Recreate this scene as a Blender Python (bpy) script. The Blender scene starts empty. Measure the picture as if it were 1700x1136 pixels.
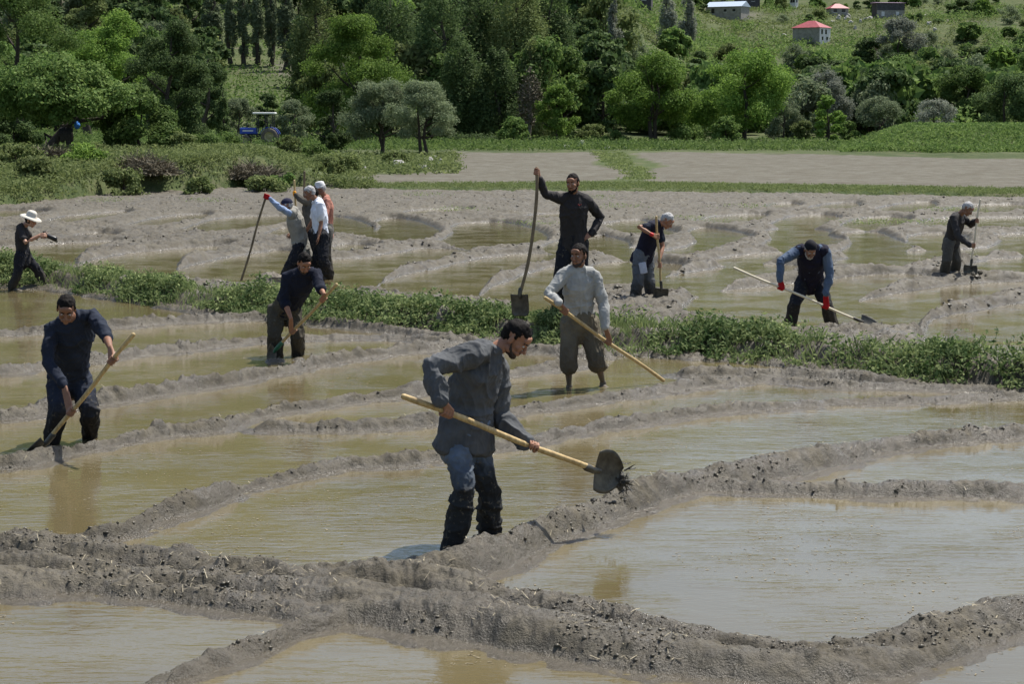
import bpy, math, random
import numpy as np
from mathutils import Vector
random.seed(7); RNG = np.random.default_rng(7)
S = bpy.context.scene
COL = S.collection
PI = math.pi
# ------------------------------------------------------------------ camera
CH, PITCH, FPX = 3.0, math.radians(6.44), 1700*70/36
cam_d = bpy.data.cameras.new('camera'); cam = bpy.data.objects.new('camera', cam_d); COL.objects.link(cam)
cam.location = (0, 0, CH); cam.rotation_euler = (PI/2-PITCH, 0, 0)
cam_d.lens = 70; cam_d.sensor_width = 36; cam_d.clip_start = .2; cam_d.clip_end = 6000
S.camera = cam
# ------------------------------------------------------------------ world, sun
SUN_EL, SUN_AZ = math.radians(62), math.atan2(.62, .60)     # azimuth of the sun seen from above: x east(right), y away
sdir = Vector((math.cos(SUN_EL)*math.sin(SUN_AZ), math.cos(SUN_EL)*math.cos(SUN_AZ), math.sin(SUN_EL)))
W = bpy.data.worlds.new('World'); S.world = W; W.use_nodes = True
wn = W.node_tree.nodes; sky = wn.new('ShaderNodeTexSky'); sky.sky_type = 'NISHITA'; sky.sun_disc = False
sky.sun_elevation = SUN_EL; sky.sun_rotation = SUN_AZ; sky.air_density = 1.0; sky.dust_density = 1.6; sky.ozone_density = 1.0
W.node_tree.links.new(sky.outputs[0], wn['Background'].inputs[0]); wn['Background'].inputs[1].default_value = .112
sl = bpy.data.lights.new('sun', 'SUN'); sl.energy = 5.0; sl.angle = math.radians(.5); sl.color = (1, .96, .89)
so = bpy.data.objects.new('sun', sl); COL.objects.link(so); so.rotation_euler = (-sdir).to_track_quat('-Z', 'Y').to_euler(); so.location = sdir*50
S.view_settings.view_transform = 'Standard'; S.view_settings.look = 'None'; S.view_settings.gamma = 1
S.view_settings.use_curve_mapping = False; S.view_settings.exposure = 0.38
# ------------------------------------------------------------------ projection helpers
CP, SP = math.cos(PITCH), math.sin(PITCH)
def ray(px, py):
    u = (px-850)/FPX; v = (568-py)/FPX
    return np.array((u, CP+v*SP, -SP+v*CP))
def ground(px, py, z=0.):
    r = ray(px, py); t = (z-CH)/r[2]; return np.array((r[0]*t, r[1]*t, z))
def P(px, py, d):
    r = ray(px, py); t = d/r[1]; return np.array((r[0]*t, d, CH+r[2]*t))
def proj(x, y, z):
    f = y*CP-(z-CH)*SP; up = y*SP+(z-CH)*CP
    return 850+FPX*x/f, 568-FPX*up/f
# ------------------------------------------------------------------ noise
def _h(ix, iy, iz, seed):
    n = (ix*374761393 + iy*668265263 + iz*2147483647 + seed*1274126177) & 0xffffffff
    n = (n ^ (n >> 13))*1274126177 & 0xffffffff
    n = (n ^ (n >> 16)) & 0xffffffff
    return n.astype(np.float64)/4294967295.
def vnoise(p, seed=0):
    p = np.asarray(p, float); f = np.floor(p); i = f.astype(np.int64); t = p-f; t = t*t*(3-2*t)
    out = 0
    for dx in (0, 1):
        wx = t[:, 0] if dx else 1-t[:, 0]
        for dy in (0, 1):
            wy = t[:, 1] if dy else 1-t[:, 1]
            for dz in (0, 1):
                wz = t[:, 2] if dz else 1-t[:, 2]
                out = out + wx*wy*wz*_h(i[:, 0]+dx, i[:, 1]+dy, i[:, 2]+dz, seed)
    return out
def vnoise2(x, y, seed=0):
    fx = np.floor(x); fy = np.floor(y); ix = fx.astype(np.int64); iy = fy.astype(np.int64)
    tx = x-fx; ty = y-fy; tx = tx*tx*(3-2*tx); ty = ty*ty*(3-2*ty); z = np.zeros_like(ix)
    a = _h(ix, iy, z, seed); b = _h(ix+1, iy, z, seed); c = _h(ix, iy+1, z, seed); d = _h(ix+1, iy+1, z, seed)
    return (a*(1-tx)+b*tx)*(1-ty)+(c*(1-tx)+d*tx)*ty
def fbm2(x, y, o=4, seed=0):
    s = 0; a = 1; n = 0
    for k in range(o):
        s = s+a*vnoise2(x*(2.03**k)+k*17.3, y*(2.03**k)-k*9.1, seed+k); n += a; a *= .5
    return s/n-.5
def sstep(t): t = np.clip(t, 0, 1); return t*t*(3-2*t)
# ------------------------------------------------------------------ objects
def tag(o, label=None, cat=None, group=None, kind=None):
    if label: o['label'] = label
    if cat: o['category'] = cat
    if group: o['group'] = group
    if kind: o['kind'] = kind
    return o
def empty(name, loc=(0, 0, 0)):
    o = bpy.data.objects.new(name, None); COL.objects.link(o); o.location = loc; o.empty_display_size = .2; return o
def mesh_np(name, V, F, mat=None, parent=None, smooth=True):
    """V (n,3); F array (m,k) or list of such arrays"""
    me = bpy.data.meshes.new(name); V = np.asarray(V, np.float32)
    Fs = F if isinstance(F, list) else [F]
    Fs = [np.asarray(f, np.int32) for f in Fs if len(f)]
    loops = np.concatenate([f.ravel() for f in Fs]); tot = np.concatenate([np.full(len(f), f.shape[1], np.int32) for f in Fs])
    st = np.concatenate([[0], np.cumsum(tot)[:-1]]).astype(np.int32)
    me.vertices.add(len(V)); me.vertices.foreach_set('co', V.ravel())
    me.loops.add(len(loops)); me.loops.foreach_set('vertex_index', loops)
    me.polygons.add(len(tot)); me.polygons.foreach_set('loop_start', st); me.polygons.foreach_set('loop_total', tot)
    me.polygons.foreach_set('use_smooth', np.full(len(tot), bool(smooth)))
    me.update(calc_edges=True); me.validate()
    o = bpy.data.objects.new(name, me); COL.objects.link(o)
    if mat: me.materials.append(mat)
    if parent is not None: o.parent = parent
    return o
def set_attr(o, name, vals, dom='POINT'):
    a = o.data.attributes.new(name, 'FLOAT', dom); a.data.foreach_set('value', np.asarray(vals, np.float32))
class MB:
    def __init__(s): s.V = []; s.F4 = []; s.F3 = []; s.n = 0
    def add(s, V, F):
        V = np.asarray(V, float)
        for f in F:
            (s.F4 if len(f) == 4 else s.F3).append([i+s.n for i in f])
        s.V.append(V); s.n += len(V); return s
    def arrays(s):
        Fs = []
        if s.F4: Fs.append(np.array(s.F4))
        if s.F3: Fs.append(np.array(s.F3))
        return np.concatenate(s.V), Fs
    def build(s, name, mat, parent=None, smooth=True, origin=None):
        V, F = s.arrays()
        if origin is not None: V = V-np.asarray(origin)
        return mesh_np(name, V, F, mat, parent, smooth)
def nrm(v):
    v = np.asarray(v, float); return v/(np.linalg.norm(v)+1e-9)
def loft(mb, pts, rad, right=(1, 0, 0), n=12, cap=True, ck=1.):
    pts = [np.asarray(p, float) for p in pts]; rad = [r if isinstance(r, (tuple, list)) else (r, r) for r in rad]
    m = len(pts); T = []
    for i in range(m):
        a = pts[max(i-1, 0)]; b = pts[min(i+1, m-1)]; T.append(nrm(b-a))
    rings = []; R = right if isinstance(right, list) else [right]*m
    def ring(c, t, r, rt):
        x = rt-np.dot(rt, t)*t
        if np.linalg.norm(x) < .05: x = np.cross(t, (0.3, .9, .2))
        x = nrm(x); y = np.cross(t, x)
        return [c+x*r[0]*math.cos(2*PI*k/n)+y*r[1]*math.sin(2*PI*k/n) for k in range(n)]
    if cap:
        for q in (.98, .75, .4):
            rings.append(ring(pts[0]-T[0]*min(rad[0])*q*ck, T[0], [x*math.sqrt(1-q*q) for x in rad[0]], np.asarray(R[0], float)))
    for i in range(m): rings.append(ring(pts[i], T[i], rad[i], np.asarray(R[i], float)))
    if cap:
        for q in (.4, .75, .98):
            rings.append(ring(pts[-1]+T[-1]*min(rad[-1])*q*(1 if ck < 1 and m > 4 else ck), T[-1], [x*math.sqrt(1-q*q) for x in rad[-1]], np.asarray(R[-1], float)))
    V = [v for r in rings for v in r]; F = []
    for i in range(len(rings)-1):
        for k in range(n):
            k2 = (k+1) % n; F.append((i*n+k, i*n+k2, (i+1)*n+k2, (i+1)*n+k))
    c0 = len(V); V.append(np.mean(rings[0], axis=0)); V.append(np.mean(rings[-1], axis=0)); L = (len(rings)-1)*n
    for k in range(n):
        F.append((c0, (k+1) % n, k)); F.append((c0+1, L+k, L+(k+1) % n))
    mb.add(V, F)
def ellip(mb, c, ax, rad, nu=16, nv=10, fn=None):
    """ax rows: x(right), y(forward), z(up)"""
    ax = np.asarray(ax, float); V = []; F = []
    for j in range(1, nv):
        th = PI*j/nv
        for i in range(nu):
            ph = 2*PI*i/nu; u = np.array((math.sin(th)*math.cos(ph), math.sin(th)*math.sin(ph), math.cos(th)))
            k = fn(u) if fn else 1.
            V.append(c+(u*rad*k)@ax)
    top = len(V); V.append(c+(np.array((0, 0, 1.))*rad*(fn(np.array((0, 0, 1.))) if fn else 1))@ax); V.append(c+(np.array((0, 0, -1.))*rad*(fn(np.array((0, 0, -1.))) if fn else 1))@ax)
    for j in range(nv-2):
        for i in range(nu):
            i2 = (i+1) % nu; F.append((j*nu+i, (j+1)*nu+i, (j+1)*nu+i2, j*nu+i2))
    for i in range(nu):
        i2 = (i+1) % nu; F.append((top, i, i2)); F.append((top+1, (nv-2)*nu+i2, (nv-2)*nu+i))
    mb.add(V, F)
def box(mb, lo, hi):
    x0, y0, z0 = lo; x1, y1, z1 = hi
    V = [(x0, y0, z0), (x1, y0, z0), (x1, y1, z0), (x0, y1, z0), (x0, y0, z1), (x1, y0, z1), (x1, y1, z1), (x0, y1, z1)]
    mb.add(V, [(0, 3, 2, 1), (4, 5, 6, 7), (0, 1, 5, 4), (1, 2, 6, 5), (2, 3, 7, 6), (3, 0, 4, 7)])
def remesh(mb, vox, smooth=2, name='t'):
    V, F = mb.arrays(); o = mesh_np(name, V, F)
    m = o.modifiers.new('r', 'REMESH'); m.mode = 'VOXEL'; m.voxel_size = vox; m.adaptivity = 0
    if smooth:
        s = o.modifiers.new('s', 'SMOOTH'); s.factor = .5; s.iterations = smooth
    dg = bpy.context.evaluated_depsgraph_get(); ev = o.evaluated_get(dg); me = bpy.data.meshes.new_from_object(ev)
    n = len(me.vertices); VV = np.empty(n*3, np.float32); me.vertices.foreach_get('co', VV)
    NN = np.empty(n*3, np.float32); me.vertices.foreach_get('normal', NN)
    lt = np.empty(len(me.polygons), np.int32); me.polygons.foreach_get('loop_total', lt)
    li = np.empty(len(me.loops), np.int32); me.loops.foreach_get('vertex_index', li)
    F = li.reshape(-1, 4) if (lt == 4).all() else None
    old = o.data; bpy.data.objects.remove(o); bpy.data.meshes.remove(old)
    if F is None:
        st = np.concatenate([[0], np.cumsum(lt)[:-1]]); F = [np.array([li[s:s+4] for s, t in zip(st, lt) if t == 4]), np.array([li[s:s+3] for s, t in zip(st, lt) if t == 3])]
        F = [f for f in F if len(f)]
    bpy.data.meshes.remove(me)
    return VV.reshape(-1, 3).astype(float), F, NN.reshape(-1, 3).astype(float)
# ------------------------------------------------------------------ materials
class NT:
    def __init__(s, name):
        s.m = bpy.data.materials.new(name); s.m.use_nodes = True; s.t = s.m.node_tree; s.b = s.t.nodes['Principled BSDF']
        s.out = s.t.nodes['Material Output']
    def n(s, typ, **kw):
        nd = s.t.nodes.new('ShaderNode'+typ)
        for k, v in kw.items():
            if k.startswith('i_'):
                key = k[2:]; key = int(key) if key.isdigit() else key.replace('_', ' ')
                if hasattr(v, 'outputs') or hasattr(v, 'is_linked') and not isinstance(v, (float, int, tuple)): s.l(v, nd.inputs[key])
                else: nd.inputs[key].default_value = v
            else: setattr(nd, k, v)
        return nd
    def l(s, a, b):
        if hasattr(a, 'outputs'): a = a.outputs[0]
        s.t.links.new(a, b)
    def set(s, **kw):
        for k, v in kw.items():
            key = k.replace('_', ' ')
            if hasattr(v, 'outputs') or hasattr(v, 'links'): s.l(v, s.b.inputs[key])
            else: s.b.inputs[key].default_value = v
        return s
    def coord(s, kind='Object', scale=(1, 1, 1)):
        c = s.n('TexCoord'); m = s.n('Mapping'); s.l(c.outputs[kind], m.inputs[0]); m.inputs['Scale'].default_value = scale; return m
    def noise(s, vec, scale, det=3, rough=.55, dist=0):
        n = s.n('TexNoise'); s.l(vec, n.inputs['Vector']); n.inputs['Scale'].default_value = scale; n.inputs['Detail'].default_value = det
        n.inputs['Roughness'].default_value = rough; n.inputs['Distortion'].default_value = dist; return n
    def ramp(s, fac, stops, out='color'):
        r = s.n('ValToRGB'); s.l(fac, r.inputs[0]); e = r.color_ramp.elements
        while len(e) < len(stops): e.new(.5)
        for k, (p, c) in enumerate(stops):
            e[k].position = p; e[k].color = (c, c, c, 1) if isinstance(c, (int, float)) else (*c, 1)
        return r
    def mix(s, fac, a, b, mode='MIX'):
        m = s.n('Mix', data_type='RGBA', blend_type=mode)
        for v, i in ((fac, 0), (a, 6), (b, 7)):
            if hasattr(v, 'outputs') or hasattr(v, 'links'): s.l(v, m.inputs[i])
            elif i == 0: m.inputs[0].default_value = v
            else: m.inputs[i].default_value = (*v, 1)
        return m.outputs[2]
    def math(s, op, a, b=0., c=None, clamp=False):
        m = s.n('Math', operation=op, use_clamp=clamp)
        for i, v in enumerate((a, b, c)):
            if v is None: continue
            if hasattr(v, 'outputs') or hasattr(v, 'links'): s.l(v, m.inputs[i])
            else: m.inputs[i].default_value = v
        return m.outputs[0]
    def bump(s, h, dist, strength=1., nrm=None):
        b = s.n('Bump'); s.l(h, b.inputs['Height']); b.inputs['Distance'].default_value = dist; b.inputs['Strength'].default_value = strength
        if nrm is not None: s.l(nrm, b.inputs['Normal'])
        return b
def m_simple(name, col, rough=.8, var=.25, scale=8., bump=.0, met=0., spec=.4, bscale=None):
    t = NT(name); c = t.coord(); n = t.noise(c, scale, 4)
    r = t.ramp(n.outputs[0], [(.3, tuple(x*(1-var) for x in col)), (.7, tuple(min(1, x*(1+var)) for x in col))])
    t.set(Base_Color=r, Roughness=rough, Metallic=met, Specular_IOR_Level=spec)
    if bump:
        b = t.noise(c, bscale or scale*4, 4); t.set(Normal=t.bump(b.outputs[0], bump))
    return t.m
def pick(nd, name): return nd.outputs[name]
# mud
t = NT('wet_mud'); c = t.coord('Object'); n1 = t.noise(c, .9, 5, .6); n2 = t.noise(c, 9, 5, .65); n3 = t.noise(c, 70, 4, .7); n4 = t.noise(c, 3.1, 4, .6)
base = t.mix(t.ramp(n1.outputs[0], [(.35, 0.), (.68, 1.)]), (.078, .065, .041), (.122, .104, .070))
base = t.mix(t.ramp(n2.outputs[0], [(.40, 0.), (.62, .8)]), base, (.050, .042, .029))
att = t.n('Attribute', attribute_name='dry'); base = t.mix(att.outputs['Fac'], base, (.116, .104, .077))
wt = t.n('Attribute', attribute_name='wet'); base = t.mix(wt.outputs['Fac'], base, (.085, .071, .048))
rg = t.ramp(n4.outputs[0], [(.42, .80), (.62, .50)]); rgm = t.mix(wt.outputs['Fac'], rg, (.22, .22, .22)); rgm = t.mix(att.outputs['Fac'], rgm, (.9, .9, .9))
bh = t.math('ADD', t.math('MULTIPLY', n2.outputs[0], .7), t.math('MULTIPLY', n3.outputs[0], .3))
t.set(Base_Color=base, Roughness=t.math('MULTIPLY', rgm, t.ramp(n3.outputs[0], [(.36, .45), (.46, 1.)])), Specular_IOR_Level=.42, Normal=t.bump(bh, .040, 1.)); M_MUD = t.m
# muddy water
t = NT('muddy_water'); c = t.coord('Object'); n1 = t.noise(c, .35, 3, .5)
col = t.mix(t.ramp(n1.outputs[0], [(.35, 0.), (.65, 1.)]), (.112, .089, .041), (.145, .118, .060))
mp = t.n('Mapping'); t.l(t.n('TexCoord').outputs['Object'], mp.inputs[0]); mp.inputs['Scale'].default_value = (1.6, 6.5, 1); mp.inputs['Rotation'].default_value = (0, 0, .25)
w1 = t.noise(mp, 2.0, 3, .5, .8); w2 = t.noise(c, 1.3, 2, .5); amp = t.ramp(w2.outputs[0], [(.38, .12), (.62, 1.)])
wh = t.math('MULTIPLY', w1.outputs[0], amp)
mp2 = t.n('Mapping'); t.l(t.n('TexCoord').outputs['Object'], mp2.inputs[0]); mp2.inputs['Scale'].default_value = (3, 8, 1); w3 = t.noise(mp2, 5.0, 2, .5)
wh = t.math('ADD', wh, t.math('MULTIPLY', w3.outputs[0], .12))
t.set(Base_Color=col, Roughness=.03, IOR=1.52, Specular_IOR_Level=.5, Normal=t.bump(wh, .013, .5)); M_WATER = t.m
# terrain
t = NT('terrain'); c = t.coord('Object'); n1 = t.noise(c, .05, 6, .6); n2 = t.noise(c, 1.2, 5, .65); n3 = t.noise(c, .35, 4, .6)
g = t.mix(t.ramp(n1.outputs[0], [(.35, 0.), (.65, 1.)]), (.038, .058, .018), (.074, .096, .036)); g = t.mix(t.ramp(n2.outputs[0], [(.45, 0.), (.7, .6)]), g, (.15, .145, .07))
g = t.mix(t.ramp(n3.outputs[0], [(.58, 0.), (.72, .8)]), g, (.17, .145, .10))
d_ = t.mix(t.ramp(n3.outputs[0], [(.3, 0.), (.7, 1.)]), (.118, .111, .086), (.172, .166, .136)); n5 = t.noise(t.coord('Object', (.7, 2.2, 1)), 2.0, 5, .7); d_ = t.mix(t.ramp(n5.outputs[0], [(.45, 0.), (.6, .6)]), d_, (.10, .088, .066)); d_ = t.mix(t.ramp(n2.outputs[0], [(.42, 0.), (.62, .75)]), d_, (.095, .082, .060))
att = t.n('Attribute', attribute_name='bare'); t.set(Base_Color=t.mix(att.outputs['Fac'], g, d_), Roughness=.95, Specular_IOR_Level=.15, Normal=t.bump(n2.outputs[0], .25, .8)); M_TERR = t.m
def m_leaf(name, c1, c2, rough=.7, trans=.38):
    t = NT(name); a = t.n('Attribute', attribute_name='tint'); oi = t.n('ObjectInfo')
    col = t.mix(a.outputs['Fac'], c1, c2); k = t.math('MULTIPLY_ADD', oi.outputs['Random'], .50, .88)
    hs = t.n('HueSaturation'); t.l(col, hs.inputs['Color']); t.l(k, hs.inputs['Value']); hs.inputs['Saturation'].default_value = .95
    t.l(hs.outputs[0], t.b.inputs['Base Color']); t.b.inputs['Roughness'].default_value = rough; t.b.inputs['Specular IOR Level'].default_value = .12
    tr = t.n('BsdfTranslucent'); t.l(hs.outputs[0], tr.inputs[0]); ms = t.n('MixShader'); ms.inputs[0].default_value = trans
    t.l(t.b.outputs[0], ms.inputs[1]); t.l(tr.outputs[0], ms.inputs[2]); t.l(ms.outputs[0], t.out.inputs[0]); return t.m
ML = dict(
 bright=m_leaf('leaf_bright_green', (.085, .160, .022), (.230, .340, .055)),
 mid=m_leaf('leaf_mid_green', (.070, .132, .026), (.195, .270, .070)),
 dark=m_leaf('leaf_dark_green', (.044, .080, .024), (.135, .190, .062)),
 silver=m_leaf('leaf_silver_green', (.115, .155, .075), (.270, .310, .175)),
 grey=m_leaf('leaf_grey', (.150, .170, .120), (.340, .355, .290)),
 olive=m_leaf('leaf_olive_green', (.095, .130, .036), (.215, .250, .090)),
 weed=m_leaf('leaf_weed', (.048, .092, .022), (.290, .340, .130)),
 twig=m_leaf('dry_twig', (.085, .072, .046), (.200, .175, .125), .85, 0.))
M_BARK = m_simple('bark', (.060, .048, .036), .9, .4, 12, .02)
M_ROCK = m_simple('pale_rock', (.42, .40, .36), .85, .3, 5, .02)
M_DROCK = m_simple('muddy_rock', (.20, .175, .14), .85, .4, 9, .03)
t = NT('pole_wood'); c = t.coord('Object', (6, 6, 1.2)); n1 = t.noise(c, 6, 4, .6, 1.2); n2 = t.noise(t.coord('Object'), 11, 3)
b_ = t.ramp(n1.outputs[0], [(.3, (.32, .21, .08)), (.55, (.54, .39, .17)), (.75, (.62, .47, .23))]); b2 = t.mix(t.ramp(n2.outputs[0], [(.5, 0.), (.75, .45)]), b_, (.16, .11, .06))
t.set(Base_Color=b2, Roughness=.55, Normal=t.bump(n1.outputs[0], .002)); M_WOOD = t.m
M_WOODP = m_simple('pale_wood', (.72, .63, .46), .55, .15, 9, .001)
M_WOODD = m_simple('weathered_wood', (.17, .125, .07), .7, .3, 9, .002)
M_STEEL = m_simple('muddy_steel', (.085, .080, .066), .42, .5, 14, .002, .5)
M_GREENP = m_simple('green_paint', (.03, .13, .07), .45, .3, 20)
M_CLOD = m_simple('mud_clod', (.060, .052, .038), .38, .5, 18, .02, 0, .6)
# ================================================================== the setting
HF = .15
# ridges of mud, each (x, y of crest, y of near foot) read off the photo, turned into ground positions
RIDGES = [
 [(-250,880,925),(0,893,948),(100,905,958),(200,918,968),(300,929,980),(400,939,990),(500,953,1003),(600,955,1010),(700,950,1015),(820,985,1035),(900,998,1048),(1000,1018,1065),(1100,1040,1088),(1200,1062,1108),(1300,1083,1128),(1400,1085,1135),(1480,1072,1128),(1560,1048,1105),(1640,1020,1078),(1700,1008,1062),(1900,980,1030)],
 [(-200,955,1012),(0,958,1015),(110,962,1004),(250,983,1018),(400,1000,1040),(520,1018,1058),(640,1005,1068),(800,1020,1098),(950,1042,1128),(1100,1075,1150),(1300,1100,1170),(1450,1100,1160),(1560,1095,1140),(1640,1070,1098),(1800,1030,1060)],
 [(-200,925,985),(0,930,985),(200,950,1000),(400,970,1020),(600,985,1052),(800,1012,1080),(1000,1045,1115),(1200,1085,1150)],
 [(580,1020,1062),(500,1040,1090),(430,1062,1120),(350,1090,1150),(270,1125,1180),(200,1160,1220)],
 [(120,895,925),(200,868,918),(250,836,892),(340,811,862),(400,799,836),(440,795,822),(500,782,808),(560,770,794),(640,763,788),(700,756,780),(760,748,770),(850,736,755),(900,723,745),(950,712,735),(1000,702,725),(1100,688,709),(1200,674,695),(1300,670,687),(1400,668,680),(1550,664,676),(1700,655,668),(1850,650,664)],
 [(690,945,1000),(740,930,995),(800,900,985),(870,878,948),(920,850,925),(970,836,905),(1040,815,872),(1100,800,848),(1160,792,830),(1200,780,825),(1260,765,815),(1350,750,797),(1450,737,768),(1510,725,756),(1600,718,745),(1700,711,737),(1900,700,722)],
 [(1150,800,826),(1250,808,832),(1350,810,837),(1500,808,840),(1600,811,841),(1700,812,842),(1900,812,842)],
 [(-200,775,800),(0,762,793),(76,745,778),(152,735,761),(228,715,746),(274,707,736),(355,700,728),(400,686,712),(456,674,700),(507,669,690),(583,656,680),(634,651,672),(700,636,664),(780,626,646),(850,615,632),(931,601,620),(1000,598,612)],
 [(440,705,727),(558,704,726),(659,697,722),(705,692,718),(780,690,708),(850,682,697),(951,664,684),(1053,648,668),(1154,634,652),(1281,628,641),(1400,640,650),(1700,650,660)],
 [(-200,690,715),(0,684,708),(71,668,695),(162,654,684),(254,640,668),(330,626,656),(380,619,648),(431,610,636),(482,603,626),(558,588,609),(659,575,595),(760,567,583),(850,570,588),(930,576,594),(1010,586,600)],
 [(-200,620,640),(0,612,629),(61,602,620),(152,590,608),(228,580,597),(304,573,589),(406,563,575),(520,557,568),(640,556,567),(760,562,575)],
 [(-100,552,566),(0,547,562),(100,540,556),(200,530,548),(300,526,540),(450,520,535),(560,530,547),(700,548,562),(820,565,580)],
 [(1150,612,632),(1300,612,634),(1420,618,640),(1500,632,650),(1600,640,655),(1750,650,670)],
]
BUND_F = [(-300,470),(0,476),(80,479),(200,498),(300,514),(450,530),(560,541),(640,547),(800,562),(900,575),(1000,586),(1100,591),(1200,598),(1300,606),(1400,620),(1500,634),(1600,641),(1700,656),(2000,700)]
bf = np.array([ground(x, y)[:2] for x, y in BUND_F]); BCX = bf[:, 0]; BCY = bf[:, 1]+.62
def bund_y(x): return np.interp(x, BCX, BCY)
# pools beyond the bund: outline in photo pixels; the far shore lies on the water, the near one is hidden behind the rim
POOLS = [
 [(-80,352),(0,350),(75,351),(60,358),(0,362),(-80,362)],
 [(78,368),(110,360),(150,356),(205,352),(205,357),(160,366),(110,371)],
 [(208,375),(250,366),(290,359),(337,356),(340,361),(300,370),(250,377)],
 [(300,383),(340,371),(380,362),(440,359),(520,360),(470,372),(400,384),(340,387)],
 [(-60,383),(20,382),(22,388),(-60,393)],
 [(122,393),(150,388),(190,389),(160,395)],
 [(-80,415),(0,412),(60,408),(130,404),(200,402),(150,414),(118,428),(108,446),(0,452),(-80,450)],
 [(140,450),(150,436),(212,423),(290,415),(375,410),(330,424),(288,436),(272,462),(200,462)],
 [(300,462),(305,448),(362,433),(425,422),(476,417),(480,440),(470,472),(380,470)],
 [(448,388),(475,379),(475,392),(450,392)],
 [(545,375),(548,361),(575,363),(612,377),(600,388),(560,390)],
 [(596,394),(630,384),(640,376),(628,370),(640,364),(665,364),(690,369),(722,384),(700,398),(650,402)],
 [(728,402),(760,388),(758,376),(780,371),(830,370),(870,377),(904,396),(860,408),(790,412)],
 [(900,412),(930,402),(985,392),(1010,395),(1038,404),(1020,415),(980,420),(920,418)],
 [(548,432),(600,429),(675,419),(707,414),(770,417),(740,430),(690,442),(640,455),(600,478),(550,478)],
 [(545,412),(580,407),(620,410),(590,417),(550,418)],
 [(634,484),(640,471),(675,458),(737,446),(775,436),(850,424),(922,424),(900,438),(850,448),(800,465),(770,492),(700,492)],
 [(805,500),(812,488),(850,468),(900,451),(925,446),(925,480),(915,520),(860,510)],
 [(985,470),(992,443),(1030,436),(1100,438),(1128,442),(1100,456),(1060,470),(1020,478)],
 [(1088,424),(1110,415),(1150,408),(1165,400),(1150,386),(1170,379),(1210,384),(1242,395),(1200,408),(1140,424)],
 [(1000,372),(1060,366),(1090,378),(1120,386),(1090,392),(1030,386)],
 [(1080,484),(1095,466),(1175,450),(1220,443),(1290,440),(1330,446),(1280,462),(1220,470),(1150,486)],
 [(1150,525),(1152,506),(1175,492),(1225,482),(1275,477),(1330,472),(1380,490),(1390,515),(1330,550),(1240,540)],
 [(1378,496),(1380,470),(1430,459),(1500,456),(1545,461),(1500,472),(1440,486),(1400,500)],
 [(1395,548),(1398,513),(1450,497),(1525,485),(1590,475),(1700,469),(1850,462),(1850,486),(1700,490),(1650,495),(1575,510),(1520,524),(1495,548)],
 [(1545,590),(1552,545),(1575,528),(1650,515),(1700,506),(1850,495),(1850,610),(1700,600)],
 [(1372,442),(1400,432),(1450,424),(1500,419),(1600,415),(1660,412),(1640,426),(1560,434),(1470,446)],
 [(1270,408),(1290,396),(1278,384),(1310,380),(1365,383),(1370,392),(1400,398),(1370,410),(1310,416)],
 [(1392,420),(1420,408),(1415,394),(1400,388),(1450,386),(1480,398),(1508,410),(1470,422),(1430,426)],
 [(1518,404),(1520,392),(1560,388),(1600,396),(1580,408),(1540,412)],
 [(1640,414),(1672,402),(1660,392),(1700,388),(1800,386),(1800,420),(1700,422)],
 [(1615,456),(1622,438),(1700,428),(1850,425),(1850,448),(1700,456)],
 [(1262,345),(1290,339),(1320,339),(1315,345)],
 [(1332,349),(1370,340),(1415,337),(1420,345),(1380,351)],
 [(1445,350),(1490,340),(1540,336),(1545,346),(1500,353)],
 [(1560,350),(1610,341),(1700,340),(1700,350),(1620,355)],
 [(1282,375),(1310,362),(1350,357),(1388,360),(1370,372),(1330,379)],
 [(1398,378),(1420,366),(1460,361),(1505,363),(1490,374),(1440,381)],
 [(1520,374),(1560,363),(1640,362),(1700,361),(1800,360),(1800,374),(1600,380)],
 [(1150,368),(1200,359),(1265,357),(1250,367),(1190,373)],
 [(660,354),(700,349),(775,347),(760,353),(700,357)],
 [(1010,425),(1040,414),(1088,410),(1080,420),(1040,430)],
 [(1180,432),(1240,424),(1310,421),(1290,431),(1220,438)],
 [(850,362),(900,356),(960,356),(930,364)],
 [(430,470),(440,455),(470,450),(480,465),(470,480)],
]
def seg_dist(X, Y, pts, vals=None):
    best = np.full(X.shape, 1e9); out = [np.zeros(X.shape) for _ in (vals[0] if vals is not None else [])]
    for i in range(len(pts)-1):
        ax, ay = pts[i]; bx, by = pts[i+1]; dx, dy = bx-ax, by-ay; L = dx*dx+dy*dy+1e-9
        t = np.clip(((X-ax)*dx+(Y-ay)*dy)/L, 0, 1); d = np.hypot(X-ax-t*dx, Y-ay-t*dy); m = d < best; best = np.where(m, d, best)
        for k in range(len(out)): out[k] = np.where(m, vals[i][k]*(1-t)+vals[i+1][k]*t, out[k])
    return best, out
def catmull(pts, n=5):
    pts = np.array(pts, float); o = []
    Q = np.vstack([2*pts[0]-pts[1], pts, 2*pts[-1]-pts[-2]])
    for i in range(1, len(Q)-2):
        for k in range(n):
            t = k/n; o.append(.5*((2*Q[i])+(-Q[i-1]+Q[i+1])*t+(2*Q[i-1]-5*Q[i]+4*Q[i+1]-Q[i+2])*t*t+(-Q[i-1]+3*Q[i]-3*Q[i+1]+Q[i+2])*t**3))
    o.append(pts[-1]); return np.array(o)
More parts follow.
